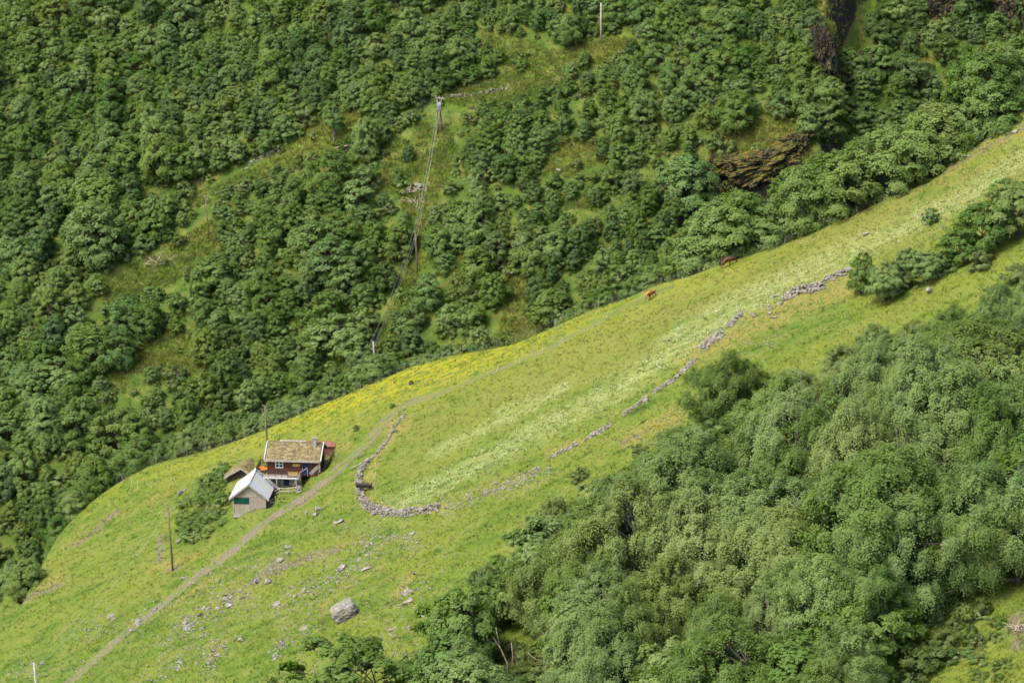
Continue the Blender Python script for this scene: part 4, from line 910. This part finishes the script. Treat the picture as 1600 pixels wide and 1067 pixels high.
b = MB(); b.bar((1.9,-1.5,.9),(-.1+1.0,-2.4,-1.2),.07,.1); b.bar((1.9,-1.5,.9),(3.0,-1.0,1.5),.07,.1); b.box(1.86,1.94,-1.54,-1.46,-.4,.92); b.bar((3.0,-1.0,.2),(3.0,-1.0,1.5),.08); b.bar((.95,-2.35,-1.7),(.95,-2.35,-1.1),.08); b.build('handrail', M['paleboard'], hut)
b = MB(); b.bar((3.4,-.7,.4),(4.75,-.2,1.7),.1,.5); b.bar((4.8,-.3,.6),(4.8,-.3,2.2),.14); b.build('ramp_board', M['paleboard'], hut)
st = MB()
for s_ in (0,.55): st.bar((-3.1,-1.7-s_,-.1),(-1.3,-1.7-s_,-1.75),.07,.16)
for i in range(7): t = (i+.5)/7; st.box(-3.1+1.8*t-.13,-3.1+1.8*t+.13,-2.24,-1.71,-.1-1.65*t,-.05-1.65*t)
st.build('stairs', M['paleboard'], hut)
lt = MB()
for i in range(9): t = i/8; lt.bar((-4.95,-1.0+4*t,-.1),(-4.95,-1.0+4*t,1.5),.07)
for z in (.1,.5,.9,1.3): lt.bar((-4.95,-1.05,z),(-4.95,3.05,z),.05,.1)
for i in range(6): t = i/5; lt.bar((-4.95+1.1*t,3.0,-.1),(-4.95+1.1*t,3.0,1.5),.07)
for z in (.3,.8,1.3): lt.bar((-4.95,3.0,z),(-3.8,3.0,z),.05,.1)
lt.build('lattice_screen', M['darkwood'], hut)
def on(parent_loc, rz, x, y, z): return Vector(parent_loc)+Matrix.Rotation(rz,3,'Z')@Vector((x,y,z))
bn = empty('wooden_bench', on(HUT,HUT_RZ,.75,-1.05,-.02), HUT_RZ, label='yellow new wood bench on the cabin deck', cat='bench')
b = MB(); b.box(-.8,.8,-.3,.2,.40,.46); b.build('seat', M['newwood'], bn)
b = MB(); b.box(-.8,.8,-.45,-.39,.5,.68); b.box(-.8,.8,-.45,-.39,.74,.92); b.build('backrest', M['newwood'], bn)
for xx in (-.75,.68):
    b = MB(); b.box(xx,xx+.07,-.39,-.32,0,.98); b.box(xx,xx+.07,.1,.17,0,.40); b.build('leg', M['newwood'], bn)
pt = empty('picnic_table', on(HUT,HUT_RZ,-4.25,.6,-.02), HUT_RZ+R(-62), label='bright orange picnic table on the terrace at the cabin corner', cat='table')
b = MB(); b.box(-1.0,1.0,-.42,.42,.72,.78); b.build('tabletop', M['orange'], pt)
for yy in (-.95,.62):
    b = MB(); b.box(-1.0,1.0,yy,yy+.33,.42,.47); b.build('seat', M['orange'], pt)
for xx in (-.8,.72):
    b = MB(); b.bar((xx,-.85,0),(xx,-.2,.72),.07); b.bar((xx,.85,0),(xx,.2,.72),.07); b.bar((xx+.06,-.9,.39),(xx+.06,.9,.39),.06); b.build('leg', M['darkwood'], pt)
# low red tin shed behind the cabin
q = on(HUT, HUT_RZ, 0, 8.0, 0); rs = empty('tin_shed', (q.x, q.y, HUT.z-.38), HUT_RZ, label='low red tin roofed shed right behind the turf roofed cabin', cat='shed')
b = MB(); b.prism([(0,-1.0),(2.2,-1.0),(2.2,2.35),(0,2.45)], -2.6, 6.3, 'x'); b.build('wall', M['redtin'], rs)
b = MB(); b.prism([(-.25,2.52),(1.1,2.98),(2.45,2.44),(2.45,2.38),(1.1,2.92),(-.25,2.46)], 1.3, 6.55, 'x'); rr = b.build('roof', M['redtin'], rs)
b = MB(); b.prism([(-.25,2.52),(1.1,2.98),(2.45,2.44),(2.45,2.38),(1.1,2.92),(-.25,2.46)], -2.9, 1.297, 'x'); tag(b.build('roof', M['greytin'], rs), 'pale tin roof half with rusty sheets')
b = MB(); b.box(6.3,6.36,.5,1.6,.2,2.0); b.build('door', M['darkwood'], rs)
# grey boarded shed with the pale tin roof
shed = empty('boarded_shed', SHED, R(-4), label='grey boarded shed with pale tin roof below the log cabin', cat='shed')
WX, WT, AP, LN = 2.5, 2.45, 4.55, 6.7
b = MB(); b.prism([(-WX,-.5),(WX,-.1),(WX,WT),(0,AP-.12),(-WX,WT)], .0, .12); b.build('wall', M['greyboard'], shed)
b = MB(); b.box(-WX,-WX+.12,.123,LN,-1.2,WT); b.box(WX-.12,WX,.123,LN,-.3,WT); b.prism([(-WX,-1.2),(WX,-.3),(WX,WT),(0,AP-.12),(-WX,WT)], LN, LN+.12); b.build('side_wall', M['greyboard_side'], shed)
b = MB(); b.box(-WX+.02,WX-.02,-.045,-.003,WT-.08,WT+.05); b.box(-WX-.03,-WX+.12,-.04,-.003,-.5,WT-.08); b.box(WX-.12,WX+.03,-.04,-.003,-.1,WT-.08); b.box(.02,.12,-.04,-.003,.1,WT-.08); b.build('batten', M['paleboard'], shed)
b = MB(); b.box(-WX+.16,-.02,-.06,-.002,1.22,2.22); wn = b.build('window', M['darkwood'], shed)
b = MB(); b.box(-WX+.24,-.10,-.075,-.04,1.30,2.14); b.build('pane', M['greenglass'], wn)
b = MB(); b.box(-WX+.02,.4,-.03,.1,-1.0,-.42); b.build('footing', M['concrete'], shed)
def sheet(sx):
    k = (AP-WT+.32)/(WX+.55); b = MB(); a = (0,AP+.04); e = (sx*(WX+.55), AP+.04-k*(WX+.55)); b.prism([a,e,(e[0],e[1]-.07),(0,AP-.03)] if sx > 0 else [e,a,(0,AP-.03),(e[0],e[1]-.07)], -.38, LN+.4); return b
for sx in (-1,1): sheet(sx).build('roof', M['roofmetal'], shed)
kk = (AP-WT+.32)/(WX+.55)
b = MB()
for sx in (-1,1): b.bar((0,-.42,AP-.16),(sx*(WX+.55),-.42,AP-.16-kk*(WX+.55)),.06,.24)
b.build('bargeboard', M['paleboard'], shed)
b = MB(); b.bar((0,-.4,AP+.055),(0,LN+.42,AP+.055),.3,.04); b.build('ridge_cap', M['roofmetal'], shed)
# half-sunk turf hut
tp = at(374,752); th = empty('turf_hut', tp+Vector((0,.5,-.3)), R(-14), label='low turf roofed hut half buried left behind the boarded shed', cat='hut')
b = MB(); b.prism([(-2.1,-1.6),(2.1,-.6),(2.1,1.0),(.3,2.2),(-2.1,.7)], .4, 4.6); b.build('wall', M['darkwood'], th)
b = MB(); b.bar((.3,-.15,2.35),(-2.6,-.15,.55),.12,.32); b.bar((.3,-.15,2.35),(2.4,-.15,1.05),.12,.32); b.build('bargeboard', M['paleboard'], th)
b = MB(); b.prism([(-2.6,.5),(.3,2.3),(2.4,1.0),(2.4,1.15),(.3,2.46),(-2.6,.66)], -.1, 4.8); tr_ = b.build('roof', M['paleboard'], th)
o = turfgrid('turf', -.2, 4.7, -2.5, .74, .3, 2.5, tr_, 8, .22); o.rotation_euler = (0,0,R(90)); o.scale = (1,-1,1); o.rotation_euler = (0,0,R(90))
o = turfgrid('turf', -.2, 4.7, -2.3, 1.2, -.3, 2.5, tr_, 9, .22); o.rotation_euler = (0,0,R(90))

# ------------------------------------------------------------------ poles and cables
M['polewood'] = simple('pole_wood', (.15,.11,.08), (.08,.06,.045), 3, .9, (1,1,.2), .2)
M['polegrey'] = simple('grey_pole_wood', (.34,.32,.28), (.22,.20,.18), 3, .9, (1,1,.2), .2)
M['insul'] = simple('porcelain', (.24,.22,.19), (.18,.16,.14), 3, .3)
M['steel'] = simple('galvanised_steel', (.42,.44,.46), (.32,.34,.36), 3, .45, metal=.4)
M['cable'] = simple('aluminium_cable', (.26,.28,.24), (.22,.24,.21), 3, .6)
def pole(bx, by, tx, ty, label, mat='polewood', r=.14, arms=3, bury=.8):
    p = at(bx, by); t = unp(tx, ty, p.y)-p; o = empty('utility_pole', p, label=label, cat='utility pole'); d = t.normalized()
    b = MB(); b.tube([-d*bury, t*.5, t], [r*1.15, r, r*.8], 10); b.build('post', M[mat], o, True); tops = []
    for i in range(arms):
        q = t-d*(.12+.75*i); sx = -1 if i % 2 == 0 else 1
        b = MB(); b.bar(q, q+Vector((sx*.34,0,.02)), .05); b.bar(q+Vector((sx*.32,0,0)), q+Vector((sx*.32,0,.14)), .04); b.build('bracket', M['steel'], o)
        b = MB(); k = q+Vector((sx*.32,0,.13)); b.tube([k, k+Vector((0,0,.06)), k+Vector((0,0,.12)), k+Vector((0,0,.2))], [.05,.09,.08,.05], 8); b.build('insulator', M['insul'], o, True); tops.append(p+k+Vector((0,0,.1)))
    return tops
pA = pole(418,701,414,634,'tall dark wooden pole rising behind the left end of the cabin')
pB = pole(270,891,262,789,'tall brown wooden pole leaning left on the slope beside the bushes')
pC = pole(61,1130,53,1035,'grey wooden pole cut by the bottom edge at lower left','polegrey')
pD = pole(587,590,583,533,'pole whose top shows above the bushes below the power line','polegrey')
pE = pole(652,424,649,362,'thin brown pole half way down the power line corridor')
pG = pole(326,369,321,306,'thin pole standing in the grassy gap of the left far wood','polewood',.11,2)
pole(939,63,939,5,'plain grey pole beside the round bush in the upper clearing','polegrey',.16,0)
tb = at(684,208); o = empty('transformer_pole', tb, label='twin legged pole with grey transformer box in the far wood clearing', cat='utility pole')
t1 = unp(683,153,tb.y)-tb; t2 = unp(690,154,tb.y)-tb; k = (t2-t1).x
for dx, tt in ((0,t1),(k,t2)):
    b = MB(); b.tube([Vector((dx*1.2,0,-1.2)), tt*.5+Vector((dx*.1,0,0)), tt], [.17,.15,.12], 10); b.build('post', M['polewood'], o, True)
b = MB(); b.tube([Vector((k*2.2,.2,-1.6)), t2*.62], [.1,.08], 8); b.build('brace', M['polewood'], o, True)
b = MB(); b.bar(t1+Vector((-.4,0,.05)), t2+Vector((.5,0,-.05)), .14, .18); b.build('crossarm', M['polegrey'], o)
tf = t1.lerp(t2,.5)*.78; b = MB(); b.box(tf.x-.36,tf.x+.36,-.65,-.12,tf.z-.65,tf.z+.6); b.tube([tf+Vector((-.2,-.45,.6)), tf+Vector((-.2,-.45,1.0))], .09, 8); b.tube([tf+Vector((.2,-.45,.6)), tf+Vector((.2,-.45,1.0))], .09, 8); trf = b.build('transformer', M['steel'], o)
b = MB()
for i in range(6): b.box(tf.x-.42+.15*i, tf.x-.38+.15*i, -.9, -.752, tf.z-.5, tf.z+.45)
b.build('cooling_fin', M['steel'], trf)
b = MB(); b.box(tf.x-.7,tf.x+.7,-.8,.05,tf.z-.85,tf.z-.70); b.build('platform', M['polewood'], o)
tT = []
for i in range(3):
    q = t1.lerp(t2, i*.5)+Vector((-.2+.2*i,0,.1)); b = MB(); b.tube([q, q+Vector((0,0,.1)), q+Vector((0,0,.2)), q+Vector((0,0,.32))], [.06,.1,.09,.05], 8); b.build('insulator', M['insul'], o, True); tT.append(tb+q+Vector((0,0,.3)))
tL = [tb+tf+Vector((-.3+.3*i,-.6,-.3+.1*i)) for i in range(3)]
def cables(A, B, sag, label, group, r=.010):
    for a, b_ in zip(A, B):
        m = [a.lerp(b_, i/16)-Vector((0,0,sag*4*(i/16)*(1-i/16))) for i in range(17)]; c = m[8].copy(); b = MB(); b.tube([p-c for p in m], r, 5)
        ob = b.build('power_cable', M['cable'], None, True); ob.location = c; tag(ob, label, 'cable', group)
cables(pA, pB, 1.2, 'thin pale cable from the cabin pole down to the leaning pole', 'cables between cabin pole and leaning pole')
cables(pB, pC, 1.4, 'thin pale cable from the leaning pole to the lower left pole', 'cables below the leaning pole')
cables(pD, pA, 1.5, 'thin cable from the bush pole down to the cabin pole', 'cables above the cabin pole')
cables(pE, pD, 1.0, 'thin cable in the lower part of the power line corridor', 'cables in the lower corridor', .011)
cables(tL, pE, 1.2, 'pale cable falling from the transformer to the corridor pole', 'cables below the transformer', .017)
cables(tT, pG+pG[:1], 2.5, 'faint cable running left from the twin legged transformer pole', 'cables left of the transformer', .006)

# ------------------------------------------------------------------ fences
M['postpale'] = simple('pale_post', (.26,.25,.22), (.18,.17,.15), 4, .8)
def fence(name, P, step, h, r, label, mat='postpale', wires=(.5,.95), jit=.1, irregular=0, wr=.0035, wmat='cable', crooked=.06):
    rg = np.random.default_rng(len(P)*7+int(h*100)); P = np.array(P); seg = np.hypot(*np.diff(P, axis=0).T); cu = np.concatenate([[0], np.cumsum(seg)]); n = min(100, int(cu[-1]/step)) if step else len(P)
    s = np.linspace(0, cu[-1], n) if step else cu; s = np.clip(s+rg.normal(size=n)*irregular, 0, cu[-1]); x = np.interp(s, cu, P[:,0]); y = np.interp(s, cu, P[:,1]); z = H(x, y); c = Vector((x[n//2], y[n//2], z[n//2]))
    o = empty(name, c, label=label, cat='fence'); tops = []
    for i in range(n):
        a = Vector((x[i],y[i],z[i]-.15))-c; tp_ = a+Vector((rg.normal()*crooked, rg.normal()*crooked, .15+h*rg.uniform(.88,1.12))); b = MB(); b.tube([a, tp_], [r, r*.9], 6); b.build('post', M[mat], o); tops.append((a, tp_))
    b = MB()
    for k_ in wires:
        for (a, t_), (a2, t2_) in zip(tops, tops[1:]):
            m0 = a.lerp(t_, k_); m1 = a2.lerp(t2_, k_); L_ = (m1-m0).length; mid = (m0+m1)/2-Vector((0,0,.012*L_)); b.tube([m0, mid, m1], wr, 4, False)
    b.build('wire', M[wmat], o)
rx = np.linspace(Fpt(182,752)[0], Fpt(1405,293)[0], 60)
fence('wire_fence', [(a, float(yridge(a))-.35) for a in rx], 3.2, 1.1, .032, 'long wire fence of thin posts along the brow of the meadow', wires=(.3,.55,.75,.95), irregular=.5)
px_ = [Fpt(*p) for p in [(194,750),(205,757),(215,762),(237,762),(275,752),(313,742),(350,728),(386,716),(430,700),(488,679),(560,655),(640,607),(665,603),(703,596),(775,579),(812,566),(848,548),(880,535),(948,495),(1010,466),(1068,440),(1130,415)]]
fence('electric_fence', px_, 0, 1.0, .026, 'light fence of crooked white posts along the upper side of the track', 'white', (.9,), crooked=.16, wr=.005)
fence('meadow_fence', [Fpt(*p) for p in [(588,728),(584,742),(583,758),(587,772),(596,783),(608,790),(632,790),(650,788),(664,786),(688,781)]], 0, 1.05, .024, 'thin pale fence just inside the curved stone wall', 'white', (.6,.95), crooked=.1, wr=.005)
fence('rail_fence', [Fpt(*p) for p in [(424,774),(437,775),(452,772),(466,769)]], 0, .95, .07, 'short rough rail fence between boarded shed and cabin basement', 'paleboard', (.9,.5), wr=.06, wmat='paleboard')
# planks and timber
p = at(560,731); b = MB(); b.bar((-1.3,0,-.45),(1.3,.3,.75),.16,.1); o = b.build('plank', M['paleboard']); o.location = p+Vector((0,0,.35)); tag(o, 'long pale plank leaning against the curved meadow wall', 'plank')
p = at(569,768); o = empty('feed_trough', p+Vector((0,-.3,.95)), R(-6), label='dark wooden trough resting on the curved meadow wall', cat='trough')
b = MB(); b.prism([(-.35,.35),(.35,.35),(.22,-.2),(-.22,-.2)], -1.15, 1.15, 'x'); b.build('body', M['darkwood'], o)
b = MB(); b.box(-1.2,1.2,-.42,-.353,.27,.4); b.box(-1.2,1.2,.353,.42,.27,.4); b.box(-1.1,1.1,-.3,.3,.353,.40); b.build('rim', simple('rusty_rim', (.05,.03,.024), (.03,.02,.017)), o)
def debris(px, py, L, n, label, seed, mat='deadwood'):
    rg = np.random.default_rng(seed); b = MB()
    for i in range(n):
        a = Vector((rg.normal()*L*.3, rg.normal()*L*.2, rg.uniform(.1,.5))); d = Vector((rg.normal(), rg.normal()*.5, rg.normal()*.3+.35)).normalized()*L*rg.uniform(.3,.7); b.tube([a, a+d*.5+Vector((0,0,.1)), a+d], [.07,.05,.02], 5)
    o = b.build('fallen_branches', M[mat]); o.location = at(px, py); tag(o, label, 'dead branches')
debris(245,415,5,16,'grey fallen branches lying across the grassy gap in the left far wood',1); debris(655,300,3.5,22,'grey brush heap beside the power line corridor',2); debris(650,318,3.,18,'lower grey brush heap below the first one at the corridor',3)
debris(55,488,3.5,8,'broken pale branches sticking out of the left far wood',4); debris(1592,985,2.2,22,'grey brown brushwood heap on the knoll at the right edge',5); debris(425,788,1.6,16,'pale cut branches on the bank between shed and track',6,'deadwood'); debris(1452,345,2.4,10,'grey dead branches inside the upper right hedge',7); debris(688,965,2,14,'tangle of pale twigs at the left tip of the near wood',8)
p = at(545,232); b = MB(); b.tube([(-3,0,0),(0,.2,.5),(3.4,.2,1.9)], [.2,.17,.08], 8); o = b.build('fallen_log', M['deadwood'], None, True); o.location = p; tag(o, 'fallen log lying on the orange ledge below the sparse birch', 'log')

# ------------------------------------------------------------------ horses
M['coat_bay'] = simple('bay_coat', (.085,.032,.015), (.060,.022,.011), 2, .6); M['coat_chestnut'] = simple('chestnut_coat', (.17,.068,.026), (.13,.05,.02), 2, .6)
M['mane_dark'] = simple('dark_hair', (.03,.018,.012), (.018,.012,.009), 6, .7); M['mane_light'] = simple('flaxen_hair', (.42,.22,.09), (.33,.16,.06), 6, .7)
def horse(px, py, rz, coat, mane, label, up=.3, down=-.3, side=0., k=1.):
    o = empty('horse', at(px, py), rz, label=label, cat='horse'); o.scale = (k,k,k)
    V = []; E = []; Rd = []
    def j(x, y, z, r, par=None):
        V.append((x,y,z)); Rd.append(r); i = len(V)-1
        if par is not None: E.append((par, i))
        return i
    f, h = up, down
    a = j(-.55,0,1.06+h*.8,.26); b = j(-.2,0,1.03+(f+h)*.35,.31,a); c = j(.18,0,1.02+f*.5,.32,b); d = j(.52,0,1.08+f*.8,.29,c)
    n1 = j(.84,0,1.12+f*.8,.19,d); n2 = j(1.12,0,.98+f*.8,.135,n1); n3 = j(1.32,0,.80+f*.9,.125,n2); hd = j(1.44,0,.56+f,.115,n3); mz = j(1.52,0,.32+f,.075,hd); j(1.54,0,.24+f,.06,mz)
    for s in (-1,1):
        j(1.22,s*.085,1.02+f*.8,.03, n2)
        k = j(-.52,s*.16,.84+h*.85,.19,a); k = j(-.38,s*.17,.60+h*.9,.125,k); k = j(-.68-.06*s,s*.15,.46+h,.07,k); k = j(-.64-.06*s,s*.15,.14+h+side*s,.045,k); j(-.58-.06*s,s*.15,.03+h+side*s,.06,k)
        k = j(.50,s*.15,.84+f*.85,.15,d); k = j(.46+.05*s,s*.15,.66+f,.095,k); k = j(.50+.08*s,s*.14,.38+f,.06,k); k = j(.47+.1*s,s*.14,.12+f+side*s,.042,k); j(.51+.1*s,s*.14,.03+f+side*s,.058,k)
    me = bpy.data.meshes.new('body'); me.from_pydata(V, E, []); bo = link('body', me, o, M[coat]); sk = bo.modifiers.new('skin','SKIN'); sk.use_smooth_shade = True
    if not me.skin_vertices: me.skin_vertices.new()
    for q, r in zip(me.skin_vertices[0].data, Rd): q.radius = (r, r*(.92 if r > .2 else 1))
    me.skin_vertices[0].data[0].use_root = True
    sb = bo.modifiers.new('sub','SUBSURF'); sb.levels = 2; sb.render_levels = 2
    m = MB()
    for i in range(11):
        t = i/10; q = Vector((.55,0,1.38+f*.8)).lerp(Vector((1.24,0,1.10+f*.8)), t); m.tube([q, q+Vector((.02,-.10,-.06)), q+Vector((.03,-.17,-.30))], [.06,.055,.015], 5)
    m.build('mane', M[mane], o, True)
    m = MB(); m.tube([(-.72,0,1.2+h*.8),(-.88,0,1.05+h*.8),(-.93,0,.7+h*.8),(-.9,0,.32+h*.9)], [.06,.10,.12,.03], 7); m.build('tail', M[mane], o, True)
horse(1135,417,R(12),'coat_bay','mane_dark','dark bay horse walking uphill with lowered head near the meadow brow', .20, -.24, k=1.12)
horse(1018,466,R(-128),'coat_chestnut','mane_light','bright chestnut horse grazing beside the upper path', -.22, .22, .03)


print('rocks', len([o for o in S.objects if o.name.startswith('rock') and 'outcrop' not in o.name]), 'broadleaf', len([o for o in S.objects if o.name.startswith('broadleaf')]))
